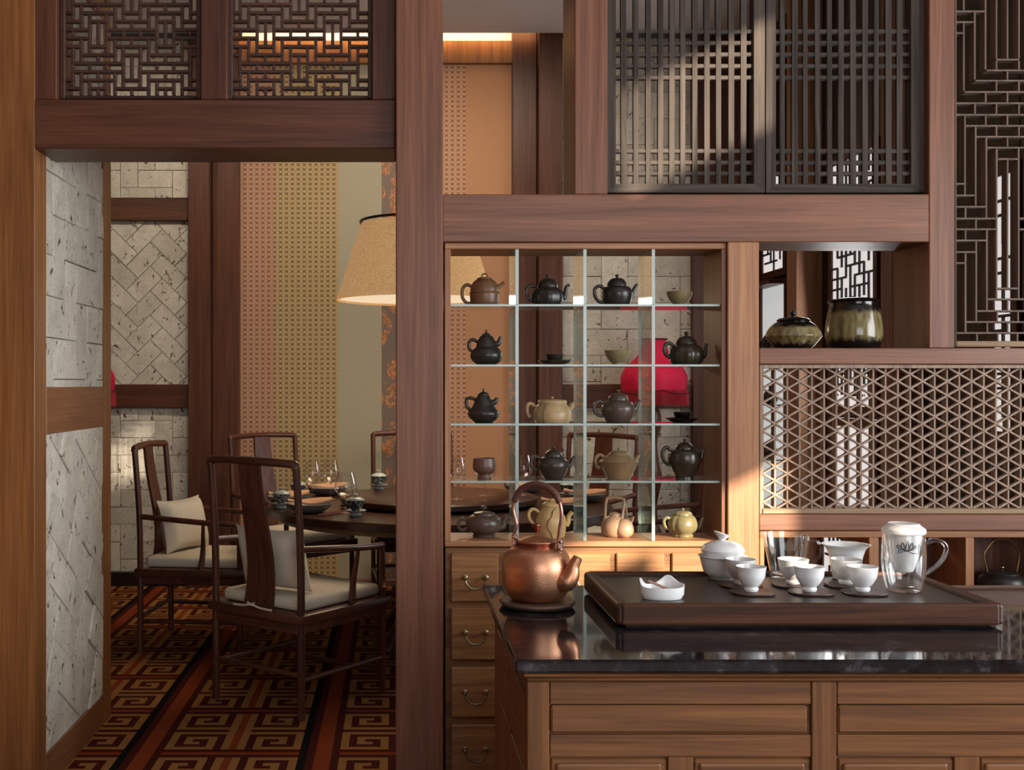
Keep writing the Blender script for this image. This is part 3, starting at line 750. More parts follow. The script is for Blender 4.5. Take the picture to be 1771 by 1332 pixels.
teapot('brown clay teapot with loop-topped lid and ridge around its middle', 838, z1, CL_BROWN, [(21, 0), (24, 5), (25.5, 15), (25.5, 21), (26.5, 22), (25, 24), (24, 32), (19, 42), (12, 47), (11, 47)],
       [(13, 46), (13, 48), (9, 49.5), (6, 50), (0.01, 50.5)], None, [(-22, 34), (-31, 37), (-38, 29), (-38, 15), (-31, 6), (-22, 5)], [(20, 32), (25, 34), (29, 37), (34, 41)], sr=(5.5, 4, 3, 2.6))
r_ = [o for o in bpy.data.objects if o.name.startswith('lid')][-1]
mk('loop', *tube(crom([(X(838 - 5, YT), YT, z1 + 49 / PM), (X(838 - 4, YT), YT, z1 + 54 / PM), (X(838, YT), YT, z1 + 56 / PM), (X(838 + 4, YT), YT, z1 + 54 / PM), (X(838 + 5, YT), YT, z1 + 49 / PM)], 4), 1.5 / PM, 8), CL_BROWN, r_, smooth=True)
teapot('black melon-ribbed teapot on the top shelf', 947, z1, CL_BLACK, [(23, 0), (27, 6), (28.5, 15), (27, 23), (22, 29), (16, 32)], [(17, 31), (18, 34), (16, 40), (12, 45), (5, 48), (3, 48)], kn(48, 3.6),
       [(-20, 33), (-29, 36), (-36, 29), (-35, 17), (-27, 9), (-24, 9)], [(24, 15), (29, 16), (31, 25), (33, 34), (38, 37)], lobes=8, amp=0.07, sr=(6, 4.5, 3.2, 2.4))
teapot('black round teapot with carved characters between grey stone blocks', 1067, z1, CL_BLACK, [(20, 0), (23, 5), (26, 16), (26, 25), (22, 32), (16, 34)], [(17, 34), (17, 36), (15, 42), (10, 47), (4, 48.5), (3, 48.5)], kn(48.5, 3.4),
       [(-22, 30), (-30, 35), (-38, 30), (-38, 18), (-31, 8), (-22, 7)], [(23, 18), (27, 24), (31, 32), (35, 38)], sr=(5.5, 4, 3, 2.6))
teapot('black pear-shaped teapot with bamboo handle on the second shelf', 841, z2, CL_BLACK, [(17, 0), (25, 7), (28, 17), (24, 26), (19, 31), (16, 40), (11, 49), (6, 51)], [(8, 50), (7, 53), (3, 55), (2, 56), (1.6, 60), (0.01, 60.5)], None,
       [(-15, 40), (-24, 44), (-30, 38), (-29, 28), (-24, 23)], [(17, 36), (21, 38), (23, 44), (25, 49)], sr=(6, 5, 3.6, 2.8))
teapot('glossy black melon teapot on the second shelf by the cabinet side', 1187, z2, CL_OLIVEB, [(23, 0), (28, 7), (30, 17), (28, 26), (22, 33), (16, 35)], [(17, 34), (18, 37), (16, 42), (12, 47), (5, 50), (3, 50)], kn(50, 4),
       [(-21, 33), (-31, 38), (-38, 31), (-36, 19), (-28, 12)], [(26, 14), (31, 17), (33, 27), (35, 37)], lobes=8, amp=0.07, sr=(6, 4.5, 3.2, 2.4))
teapot('black pear-shaped teapot with pointed lid on the third shelf', 836, z3, CL_BLACK, [(16, 0), (24, 7), (27.5, 16), (23, 23), (18, 30), (15, 38), (10, 47), (8, 48)], [(10, 47), (9, 50), (4, 53), (1.8, 54), (1.4, 58), (0.01, 59)], None,
       [(-14, 40), (-23, 43), (-29, 40), (-29, 29), (-23, 22)], [(15, 34), (20, 36), (22, 40), (24, 43)], sr=(6, 5, 3.6, 3))
J = teapot('pale cream squat teapot with dark curved seam on the third shelf', 955, z3, CL_CREAM, [(29, 0), (32, 6), (32.5, 16), (29, 26), (25, 31), (24, 33)], [(25, 33), (25, 36), (22, 39), (10, 40), (4, 40)], kn(40, 2.6),
       [(-29, 28), (-38, 33), (-43, 27), (-42, 15), (-38, 9)], [(28, 22), (33, 26), (35, 31), (38, 32)], sr=(6, 5, 4.5, 4))
teapot('dark round teapot with domed lid before the red lamp', 1069, z3, CL_PURP, [(20, 0), (25, 7), (29, 20), (28, 29), (22, 36), (16, 38)], [(17, 38), (17, 41), (15, 46), (9, 50), (4, 51)], kn(51, 3.2),
       [(-24, 32), (-32, 37), (-40, 31), (-40, 19), (-32, 12), (-25, 12)], [(25, 22), (31, 26), (34, 34), (38, 39)], sr=(6, 4, 3.4, 2.6))
teapot('dark round teapot with stepped lid beside the brown footed cup', 957, z4, CL_DARK, [(15, 0), (20, 5), (26, 20), (25, 29), (20, 36), (15, 38)], [(16, 38), (15, 42), (12, 46), (6, 50), (4, 50)], kn(50, 3),
       [(-20, 33), (-30, 38), (-38, 31), (-37, 20), (-28, 14)], [(24, 22), (30, 24), (33, 33), (37, 39)], sr=(5.5, 4, 3.2, 2.4))
teapot('brown clay teapot with sharp-edged flared body', 1070, z4, CL_TAN, [(20, 0), (22, 4), (33, 27), (34, 29), (33, 30), (20, 40), (18, 41)], [(18, 41), (17, 43), (12, 47), (4, 48)], kn(48, 2.8),
       [(-24, 36), (-33, 41), (-40, 34), (-38, 22), (-32, 18)], [(28, 30), (31, 34), (33, 38), (36, 41)], sr=(5.5, 4.5, 4, 3))
teapot('dark tall round teapot on the fourth shelf by the cabinet side', 1184, z4, CL_OLIVEB, [(16, 0), (16, 4), (18, 7), (27, 25), (28, 38), (25, 47), (16, 51)], [(16, 51), (15.5, 54), (13, 58), (7, 62), (4, 63)], kn(63, 2.9),
       [(-22, 46), (-30, 54), (-38, 48), (-37, 34), (-30, 25), (-26, 24)], [(24, 30), (29, 36), (31, 47), (36, 53)], sr=(5, 4, 3, 2.4))
teapot('squat brown pewter-like teapot with twig knob on the cabinet floor', 837, z5, CL_PURP, [(19, 0), (20, 3), (18, 5), (28, 12), (31, 22), (29, 31), (22, 37), (18, 38)], [(19, 38), (18, 41), (12, 43), (4, 44)], [(1.4, 44), (1.6, 47), (6, 49), (4, 51), (5, 53), (0.01, 54)],
       [(-27, 29), (-37, 31), (-44, 25), (-43, 15), (-36, 11), (-28, 15)], [(28, 16), (33, 18), (34, 26), (38, 32), (45, 33)], sr=(6, 5.5, 5, 4.5), hr=3.0)
R5 = teapot('pale yellow teapot with dark wavy seam behind the copper kettle', 953, z5, CL_YEL, [(23, 0), (24, 4), (26, 20), (25, 32), (21, 40), (17, 46), (14, 52)], [(15, 52), (16, 55), (12, 59), (4, 61)], kn(61, 2.4),
       [(-20, 42), (-30, 48), (-38, 42), (-37, 30), (-27, 20), (-24, 19)], [(25, 20), (29, 26), (31, 36), (37, 43)], sr=(6, 5, 4, 4))
teapot('olive green lobed teapot with dark seam on the cabinet floor', 1181, z5, CL_OLIVE, [(17, 0), (18, 3), (16, 5), (24, 13), (26, 23), (22, 33), (15, 38)], [(16, 38), (15, 41), (10, 44), (4, 45)], kn(45, 2.4),
       [(-21, 30), (-28, 33), (-33, 27), (-30, 17), (-24, 13)], [(23, 15), (28, 17), (31, 25), (35, 34)], lobes=4, amp=0.12, sr=(5, 4, 3, 2.4))
def seam(R, px, z, pts, yoff=-1):
    s = 1 / PM
    P = crom([(X(px + a, YT), YT - d * s, z + b * s) for a, b, d in pts], 5)
    mk('seam', *tube(P, 0.9 * s, 6), LINEC, R, smooth=True)
def on(prof, a, h):
    for (r0, h0), (r1, h1) in zip(prof, prof[1:]):
        if h0 <= h <= h1: r = r0 + (r1 - r0) * (h - h0) / max(h1 - h0, 1e-6); return math.sqrt(max(r * r - a * a, 0.5))
    return 5
pJ = sm([(29, 0), (32, 6), (32.5, 16), (29, 26), (25, 31), (24, 33)]); pR = sm([(23, 0), (24, 4), (26, 20), (25, 32), (21, 40), (17, 46), (14, 52)])
seam(J, 955, z3, [(a, h, on(pJ, a, h) + 0.3) for a, h in ((-17, 0.5), (-19, 8), (-19, 18), (-16, 26), (-13, 32))])
seam(R5, 953, z5, [(a, h, on(pR, a, h) + 0.3) for a, h in ((-1, 0.5), (-4, 10), (-10, 20), (-8, 30), (-2, 38), (0, 45), (6, 51))])
# double-bodied beige pot with overhead handle
s = 1 / PM; xS = X(1066, YT)
RS = root('teapot', (xS, YT, z5), 'beige double-gourd teapot with tall square overhead handle', 'teapot', 'teapots on the glass shelves')
mk('body', *lathe([(a * s, b * s) for a, b in sm([(15, 0), (20, 5), (23, 16), (20, 27), (13, 34), (9, 37)])], (xS - 3 * s, YT + 0.004, z5 + 0.0005), 28), CL_PINK, RS, smooth=True, sharp=60)
mk('small_body', *lathe([(a * s, b * s) for a, b in sm([(8, 0), (15, 6), (17, 15), (13, 26), (7, 31), (5, 32)])], (xS + 11 * s, YT - 0.022, z5 + 0.0005), 24), CL_PINK, RS, smooth=True, sharp=60)
Ls = mk('lid', *lathe([(a * s, b * s) for a, b in sm([(10, 36.5), (9, 39), (5, 42), (0.01, 43)])], (xS - 3 * s, YT + 0.004, z5), 20), CL_PINK, RS, smooth=True)
mk('spout', *tube(crom([(xS + 20 * s, YT - 0.014, z5 + 22 * s), (xS + 25 * s, YT - 0.014, z5 + 29 * s), (xS + 28 * s, YT - 0.014, z5 + 36 * s)], 4), [5 * s, 3 * s, 2.4 * s], 8), CL_PINK, RS, smooth=True)
mk('handle', *tube(crom([(xS - 20 * s, YT, z5 + 30 * s), (xS - 18 * s, YT, z5 + 60 * s), (xS - 12 * s, YT, z5 + 68 * s), (xS + 10 * s, YT - 0.01, z5 + 66 * s), (xS + 12 * s, YT - 0.01, z5 + 58 * s), (xS + 8 * s, YT - 0.015, z5 + 30 * s)], 5), 2.6 * s, 8), CL_PINK, RS, smooth=True)
mk('handle_strut', *tube(crom([(xS + 13 * s, YT - 0.01, z5 + 60 * s), (xS + 16 * s, YT - 0.005, z5 + 50 * s), (xS + 18 * s, YT, z5 + 26 * s)], 4), 2.2 * s, 8), CL_PINK, RS, smooth=True)
# bowls and cups
def bowl(label, px, z, prof, inner, mat, Yq=YT, name='bowl', cat='bowl', group=None, saucer=None, smat=None):
    s = Yq / F; x = X(px, Yq)
    R = root(name, (x, Yq, z), label, cat, group)
    zz0 = 0.0004
    if saucer:
        mk('saucer', *lathe([(a * s, b * s) for a, b in saucer], (x, Yq, z + zz0), 28, capt=False), smat or mat, R, smooth=True, sharp=60); zz0 += 2.2 * s
    mk('body', *lathe([(a * s, b * s) for a, b in sm(prof, 3) + [q for q in reversed(sm(inner, 3))]], (x, Yq, z + zz0), 32, capt=True), mat, R, smooth=True, sharp=60)
    return R
tb = [(11, 0), (10, 3), (14, 7), (20, 16), (22.5, 25)], [(0.01, 6), (12, 8), (18, 16), (21.5, 25)]
bowl('olive glazed bowl alone on the top shelf', 1175, z1, *tb, BOWLT, group='olive glazed bowls')
bowl('olive glazed bowl on the second shelf overlapping the red lamp', 1068, z2, *tb, BOWLT, group='olive glazed bowls')
cu = [(7, 0), (8, 2), (13, 8), (15.5, 16)], [(0.01, 3), (9, 6), (12.5, 10), (14.8, 16)]
sa = [(0.01, 0), (16, 0), (22, 2.5), (29, 7), (28, 8), (21, 4), (16, 2.2), (0.01, 2.2)]
bowl('small black cup on a two-tone leaf saucer, second shelf', 959, z2, *cu, CL_BLACK, name='tea_cup', cat='cup', saucer=sa, smat=CL_DARK)
bowl('small black cup on a wide black saucer, third shelf', 1180, z3, *cu, GLAZE_D, name='tea_cup', cat='cup', saucer=sa, smat=GLAZE_D)
bowl('brown clay goblet-like cup with broad foot, fourth shelf', 838, z4, [(12, 0), (12.5, 2), (11, 6), (12, 8), (18, 13), (20.5, 20), (20, 28), (19, 35)], [(0.01, 12), (14, 15), (18.5, 22), (18, 35)], CL_RED, name='footed_cup', cat='cup')

# ------------------------------------------------------------------ glazed jars in the niche
YN = 3.99; zn = Z(602, Y0)
s = YN / F; xj = X(1372, YN)
JR = root('lidded_jar', (xj, YN, zn), 'squat brown-green glazed jar with round black knob', 'jar')
mk('body', *lathe([(a * s, b * s) for a, b in sm([(28, 0), (36, 8), (47, 22)], 4)[:-1] + [(47, 22), (47, 23.5)] + sm([(46, 25), (42, 34), (34, 43), (26, 48)], 4)], (xj, YN, zn + 0.0005), 40), GLAZE, JR, smooth=True, sharp=35)
jl = mk('lid', *lathe([(a * s, b * s) for a, b in [(27, 48), (28, 50), (24, 53), (10, 55.5), (3, 56)]], (xj, YN, zn + 0.0005), 36), GLAZE_D, JR, smooth=True, sharp=60)
mk('knob', *lathe([(a * s, b * s) for a, b in sm(kn(56, 5))], (xj, YN, zn + 0.0005), 18), GLAZE_D, jl, smooth=True)
xj = X(1477, YN)
JR = root('lidded_jar', (xj, YN, zn), 'tall rounded olive-streaked glazed jar with flat black lid', 'jar')
mk('body', *lathe([(a * s, b * s) for a, b in sm([(34, 0), (42, 6), (47, 20), (46.5, 40), (43, 62), (40, 75), (40, 80)], 4)], (xj, YN, zn + 0.0005), 40), GLAZE, JR, smooth=True, sharp=60)
mk('lid', *lathe([(a * s, b * s) for a, b in [(38, 80), (42, 80.5), (43.5, 83), (41, 85.5), (24, 88), (0.01, 89)]], (xj, YN, zn + 0.0005), 40), GLAZE_D, JR, smooth=True, sharp=60)

# dark kettle on the low shelf
Yk = 3.985; s = Yk / F; xk = X(1733, Yk); zk = 0.7005
KR = root('iron_kettle', (xk, Yk, zk), 'dark iron kettle with thin curved bronze handle on the low shelf', 'kettle')
top = (Z(992, Yk) - zk) / s
mk('body', *lathe([(a * s, b * s) for a, b in sm([(26, 0), (34, 6), (38, 18), (36, top - 8), (28, top)], 4)], (xk, Yk, zk), 32), IRON, KR, smooth=True, sharp=60)
kl = mk('lid', *lathe([(a * s, b * s) for a, b in [(28, top), (28, top + 2), (20, top + 4), (4, top + 6)]], (xk, Yk, zk), 32), IRON, KR, smooth=True, sharp=60)
mk('knob', *lathe([(a * s, b * s) for a, b in sm(kn(top + 6, 4))], (xk, Yk, zk), 16), BRASS, kl, smooth=True)
mk('handle', *tube(crom([(xk - 25 * s, Yk, zk + top * s), (xk - 31 * s, Yk, zk + (top + 30) * s), (xk - 24 * s, Yk, zk + (top + 45) * s), (xk - 12 * s, Yk, zk + (top + 58) * s), (xk, Yk, zk + (top + 60) * s),
   (xk + 12 * s, Yk, zk + (top + 57) * s), (xk + 24 * s, Yk, zk + (top + 45) * s), (xk + 30 * s, Yk, zk + (top + 30) * s), (xk + 25 * s, Yk, zk + top * s)], 5), 1.5 * s, 8), BRONZE, KR, smooth=True)
# ------------------------------------------------------------------ copper kettle on its wooden stand
Yk = 3.05; s = Yk / F; xk = X(928, Yk); zs = HC + 0.018
ST = mk('kettle_stand', *lathe([(0.075, 0), (0.098, 0.004), (0.104, 0.012), (0.1, 0.018), (0.09, 0.018)], (X(929, Yk), Yk, HC + 0.0005), 36), COAST, None, smooth=True, sharp=50)
tag(ST, 'round dark grained wooden stand under the copper kettle', 'trivet')
zk = zs + 0.001
K = root('copper_kettle', (xk, Yk, zk), 'hammered copper kettle with tall wrapped handle on the counter', 'kettle')
mk('body', *lathe([(a * s, b * s) for a, b in sm([(38, 0), (47, 5), (56, 22), (60, 48), (59, 66), (52, 82), (41, 90), (33, 92)], 5)], (xk, Yk, zk), 56), COPPER, K, smooth=True, sharp=70)
mk('neck', *lathe([(a * s, b * s) for a, b in [(36, 90), (33.5, 91), (33, 97), (35, 98.5), (35, 100), (33, 101)]], (xk, Yk, zk), 48), COPPER_D, K, smooth=True, sharp=60)
kl = mk('lid', *lathe([(a * s, b * s) for a, b in sm([(34, 100), (33, 102), (22, 107), (8, 110.5), (2, 111)], 4)], (xk, Yk, zk), 48), COPPER, K, smooth=True, sharp=60)
mk('knob', *lathe([(a * s, b * s) for a, b in sm([(1.6, 110), (1.6, 116), (4, 119), (8.5, 127), (7.5, 131), (3, 130.5)], 4)], (xk, Yk, zk), 16, 8, 0.12), COPPER_D, kl, smooth=True)
sp = mk('spout', *tube(crom([(xk + 36 * s, Yk - 0.055, zk + 38 * s), (xk + 46 * s, Yk - 0.066, zk + 40 * s), (xk + 53 * s, Yk - 0.070, zk + 52 * s), (xk + 57 * s, Yk - 0.072, zk + 66 * s), (xk + 64 * s, Yk - 0.074, zk + 80 * s)], 6),
   [18 * s, 18.5 * s, 14.5 * s, 10 * s, 8 * s], 20), COPPER, K, smooth=True, sharp=70)
hp = [(-36, 108), (-37, 112), (-33, 128), (-38, 150), (-37, 168), (-28, 186), (-14, 196), (0, 199), (14, 196), (28, 186), (36, 170), (39, 150), (36, 125), (34, 104)]
mk('handle', *tube(crom([(xk + a * s, Yk - 0.008 - 0.035 * a / 37, zk + b * s) for a, b in hp], 5), 3.2 * s, 10), COPPER_B, K, smooth=True, sharp=180)
wr_ = mk('handle_wrap', *tube(crom([(xk + a * s, Yk - 0.008 - 0.035 * a / 37, zk + b * s) for a, b in hp[4:11]], 6), [5.6 * s, 6.2 * s, 6.2 * s, 6.2 * s, 5.6 * s], 12), WRAP, K, smooth=True, sharp=180)
for sg, a in ((-1, -36), (1, 36)):
    yb_ = Yk - 0.008 - 0.035 * a / 37 - 0.004 + (0.006 if sg < 0 else 0)
    V, Fc = boxg(xk + (a - 5) * s, xk + (a + 5) * s, yb_ - 0.006, yb_ + 0.006, zk + 84 * s, zk + 110 * s, 0.003)
    V2, F2 = lathe([(0.0, 0), (3 * s, 0), (3 * s, 0.004), (0, 0.006)], (0, 0, 0), 10)
    for b in (91, 104):
        V, Fc = join((V, Fc), ([(xk + a * s + p[0], yb_ - 0.005 - p[2], zk + b * s + p[1]) for p in V2], F2))
    mk('handle_bracket', V, Fc, COPPER_B, K, smooth=True, sharp=30)

# ------------------------------------------------------------------ tea tray
TX0, TX1, TY0, TY1 = 0.548, 1.515, 2.774, 3.266
T = root('tea_tray', ((TX0 + TX1) / 2, (TY0 + TY1) / 2, HC), 'long dark rosewood tea tray on the granite counter', 'tray')
box('tray_foot', TX0 + 0.03, TX1 - 0.03, TY0 + 0.03, TY1 - 0.03, HC + 0.0005, HC + 0.008, IRON, T, 0)
zb, zt = HC + 0.006, HC + 0.061
box('front_rim', TX0 + 0.012, TX1 - 0.012, TY0, TY0 + 0.022, zb, zt, ROSE, T, 0.007)
box('back_rim', TX0 + 0.012, TX1 - 0.012, TY1 - 0.022, TY1, zb, zt, ROSE, T, 0.007)
box('end_rim', TX0, TX0 + 0.034, TY0 + 0.004, TY1 - 0.004, zb, zt - 0.001, ROSE_Y, T, 0.009)
box('end_rim', TX1 - 0.034, TX1, TY0 + 0.004, TY1 - 0.004, zb, zt - 0.001, ROSE_Y, T, 0.009)
box('tray_bed', TX0 + 0.034, TX1 - 0.034, TY0 + 0.02, TY1 - 0.02, zb, HC + 0.051, plain('tray_slate', '#3b312c', 0.35, var=0.1), T, 0.001)
ZT = HC + 0.0512
# white boat-shaped scoop dish
Yd = 2.895; s = Yd / F; xd = X(1145, Yd)
D = root('tea_scoop_dish', (xd, Yd, ZT), 'white boat-shaped porcelain dish holding a wooden pick', 'dish')
n = 64; V = []
def outl(a, k): return (0.058 * k * math.cos(a), 0.036 * k * math.sin(a) * (1.0 if math.cos(a) < 0.2 else 1.0))
lev = [(0.86, 0.0, 0), (0.98, 0.012, 0), (1.0, 0.030, 1), (0.93, 0.030, 1), (0.88, 0.014, 0), (0.8, 0.008, 0)]
for k, h, top in lev:
    for i in range(n):
        a = 2 * math.pi * i / n; ox, oy = outl(a, k); hh = h
        if top:
            # rim: a lip at one end, a high wing at the back, a dip at the front
            gs = lambda c, w: math.exp(-(((a - c + math.pi) % (2 * math.pi) - math.pi) / w) ** 2)
            hh = 0.031 + 0.021 * gs(math.pi * 0.93, 0.42) + 0.024 * gs(1.15, 0.42) + 0.006 * gs(0.2, 0.6)
        V.append((xd + ox, Yd + oy, ZT + 0.0006 + hh))
Fc = [(j * n + i, j * n + (i + 1) % n, (j + 1) * n + (i + 1) % n, (j + 1) * n + i) for j in range(len(lev) - 1) for i in range(n)]
Fc += [tuple(range(n - 1, -1, -1)), tuple(range((len(lev) - 1) * n, len(lev) * n))]
mk('body', V, Fc, PORC, D, smooth=True, sharp=60)
mk('pick', *tube([(xd - 0.036, Yd - 0.002, ZT + 0.046), (xd + 0.022, Yd - 0.01, ZT + 0.022)], [0.003, 0.0042], 8), plain('cherry_pick', '#a98273', 0.4), D, smooth=True)

# cups on sliver coasters
cupO = [(11, 0), (12, 2), (12.5, 5), (11.5, 8), (17, 14), (23, 25), (24.5, 36), (26, 43)]; cupI = [(0.01, 10), (13, 13), (20, 22), (23, 34), (25, 43)]
Yf_, Yb_ = 2.962, 3.072
cups = [(1299, Yf_, 'front row by the lidded bowl'), (1400, Yf_, 'front row middle'), (1492, Yf_, 'front row by the infuser mug'),
        (1281, Yb_, 'back row by the lidded bowl'), (1372, Yb_, 'back row before the pitcher'), (1463, Yb_, 'back row before the flared strainer')]
first = None
for px, Yq, lab in cups:
    xq = X(px, Yq)
    if Yq == Yf_: xo = 0.004
    else: xo = 0.0
    # coaster: rounded lozenge of wood
    V = []
    pts = []
    for i in range(32):
        a = 2 * math.pi * i / 32
        c_, s_ = math.cos(a), math.sin(a)
        rr = 0.056 / (abs(c_) ** 3 + abs(s_) ** 3) ** (1 / 3)
        pts.append((xq + xo + rr * c_, Yq + 0.88 * rr * s_))
    for k, h in ((0.95, 0.0), (1.0, 0.003), (0.97, 0.0062), (0.55, 0.0055)):
        for p in pts: V.append((xq + xo + (p[0] - xq - xo) * k, Yq + (p[1] - Yq) * k, ZT + 0.0005 + h))
    Fc = [(j * 32 + i, j * 32 + (i + 1) % 32, (j + 1) * 32 + (i + 1) % 32, (j + 1) * 32 + i) for j in range(3) for i in range(32)] + [tuple(range(31, -1, -1)), tuple(range(96, 128))]
    tag(mk('cup_coaster', V, Fc, SILV, None, smooth=True, sharp=50), 'dark wood coaster under the small white cup, ' + lab, 'coaster', 'coasters on the tea tray')
    bowl('small white porcelain cup, ' + lab, px, ZT + 0.0064, cupO, cupI, PORC, Yq, 'tea_cup', 'cup', 'white cups on the tea tray')
# lidded porcelain bowl
Yg = 3.188; s = Yg / F; xg = X(1250, Yg)
G = root('lidded_bowl', (xg, Yg, ZT), 'white porcelain bowl with winged rim and domed lid on the tray', 'bowl')
mk('body', *lathe([(a * s, b * s) for a, b in sm([(20, 0), (22, 3), (32, 12), (37, 28), (39, 36), (42, 40)], 4) + [(40, 40.5)] + sm([(36, 34), (30, 16), (0.01, 8)], 3)], (xg, Yg, ZT + 0.0006), 40), PORC, G, smooth=True, sharp=60)
gl = mk('lid', *lathe([(a * s, b * s) for a, b in sm([(33, 37), (34, 42), (37, 50), (36, 52), (30, 59), (16, 65), (6, 67)], 4)], (xg, Yg, ZT + 0.0006), 40), PORC, G, smooth=True, sharp=60)
kv, kf = lathe([(a * s, b * s) for a, b in sm([(6, 66), (5.5, 69), (12, 77), (13, 79), (11, 79), (4, 74)], 4)], (xg, Yg, ZT), 24)
mk('knob', [(p[0] - 0.003, p[1], p[2] + 0.32 * (xg - p[0]) * (1 if p[2] > ZT + 70 * s else 0)) for p in kv], kf, PORC, gl, smooth=True, sharp=60)
# glass pitcher
Yp = 3.192; s = Yp / F; xp = X(1360, Yp)
GP = root('glass_pitcher', (xp, Yp, ZT), 'clear glass serving pitcher behind the white cups', 'pitcher')
mk('body', *lathe([(a * s, b * s) for a, b in sm([(22, 0), (26, 2), (27, 8), (29, 20), (34, 45), (37, 65), (38.5, 77)], 4) + sm([(37.6, 77), (36, 65), (33, 45), (28, 20), (25, 9), (0.01, 7)], 4)], (xp, Yp, ZT + 0.0006), 40), CLEAR, GP, smooth=True, sharp=70)
mk('handle', *tube(crom([(xp + 37 * s, Yp, ZT + 66 * s), (xp + 54 * s, Yp, ZT + 64 * s), (xp + 60 * s, Yp, ZT + 48 * s), (xp + 50 * s, Yp, ZT + 30 * s), (xp + 31 * s, Yp, ZT + 24 * s)], 5), 2.6 * s, 8), CLEAR, GP, smooth=True)
# flared strainer cup
Yq = 3.185; s = Yq / F; xq = X(1463, Yq)
C = root('strainer_cup', (xq, Yq, ZT), 'white flared porcelain strainer cup behind the small cups', 'strainer')
mk('body', *lathe([(a * s, b * s) for a, b in sm([(20, 0), (22, 3), (25, 20), (27, 36), (30, 46), (33, 53), (40, 60)], 4) + sm([(38, 60), (30, 52), (26, 38), (0.01, 18)], 4)], (xq, Yq, ZT + 0.0006), 40), PORC, C, smooth=True, sharp=60)
# infuser mug
Ym = 3.0; s = Ym / F; xm = X(1563, Ym)
M = root('infuser_mug', (xm, Ym, ZT), 'double-walled glass mug with white lotus-printed porcelain infuser and lid', 'mug')
mk('outer_glass', *lathe([(a * s, b * s) for a, b in sm([(24, 0), (28, 3), (33, 20), (36, 45), (36, 70), (34.5, 96), (33.5, 101)], 4)], (xm, Ym, ZT + 0.0006), 44, capt=False), CLEAR, M, smooth=True, sharp=70)
mk('inner_glass', *lathe([(a * s, b * s) for a, b in sm([(20, 7), (24, 12), (29, 40), (31, 70), (33, 100)], 4)], (xm, Ym, ZT + 0.0006), 44, capt=False), CLEAR, M, smooth=True, sharp=70)
inf = mk('infuser', *lathe([(a * s, b * s) for a, b in sm([(14, 34), (16, 36), (22, 55), (28, 80), (30, 96), (30, 101)], 4)], (xm, Ym, ZT + 0.0006), 44), PORC_W, M, smooth=True, sharp=70)
ml = mk('lid', *lathe([(a * s, b * s) for a, b in sm([(34, 99), (35.5, 101), (35.5, 106), (34, 109), (27, 114), (25, 117), (23, 116), (0.01, 113)], 3)], (xm, Ym, ZT + 0.0006), 44), PORC_W, M, smooth=True, sharp=60)
mk('handle', *tube(crom([(xm + 34 * s, Ym, ZT + 80 * s), (xm + 52 * s, Ym, ZT + 88 * s), (xm + 70 * s, Ym, ZT + 82 * s), (xm + 73 * s, Ym, ZT + 68 * s), (xm + 62 * s, Ym, ZT + 48 * s), (xm + 34 * s, Ym, ZT + 26 * s)], 5), 4.0 * s, 10), CLEAR, M, smooth=True)
INK = plain('ink_print', '#3a4044', 0.4); INKB = plain('blue_ink_print', '#8fa3b5', 0.4)
def print_on(pts, r, mat, nm):
    # thin line laid on the infuser's outer wall; pts in mug pixels (dx, h)
    P = []
    for a, h in crom([(q[0], q[1], 0) for q in pts], 4) and [(p.x, p.y) for p in crom([(q[0], q[1], 0) for q in pts], 4)]:
        rr = 22 + (h - 55) * 0.235 if h < 80 else 28 + (h - 80) * 0.125
        P.append((xm + a * s, Ym - math.sqrt(max(rr * rr - a * a, 1)) * s - 0.0004, ZT + h * s))
    return tube(P, r * s, 5)
lot = []
for (a0, w, hh) in ((-6, 0, 20), (-11, -4, 17), (-1, 4, 17), (-15, -7, 12), (3, 7, 12)):
    lot.append(print_on([(-6, 72), (a0 - 2.6 + w * 0.3, 78), (a0 + w * 0.6, 70 + hh), (a0 + 2.6 + w * 0.3, 78), (-6, 72)], 0.75, INK, 'x'))
lot.append(print_on([(-14, 70), (-6, 73), (2, 69), (10, 68), (20, 66)], 0.6, INK, 'x'))
mk('lotus_print', *join(*lot), INK, inf)
mk('leaf_print', *join(print_on([(17, 68), (14, 78), (15, 84), (20, 74), (17, 68)], 1.1, INKB, 'x'), print_on([(-18, 68), (-17, 76), (-14, 70), (-18, 68)], 1.0, INKB, 'x')), INKB, inf)
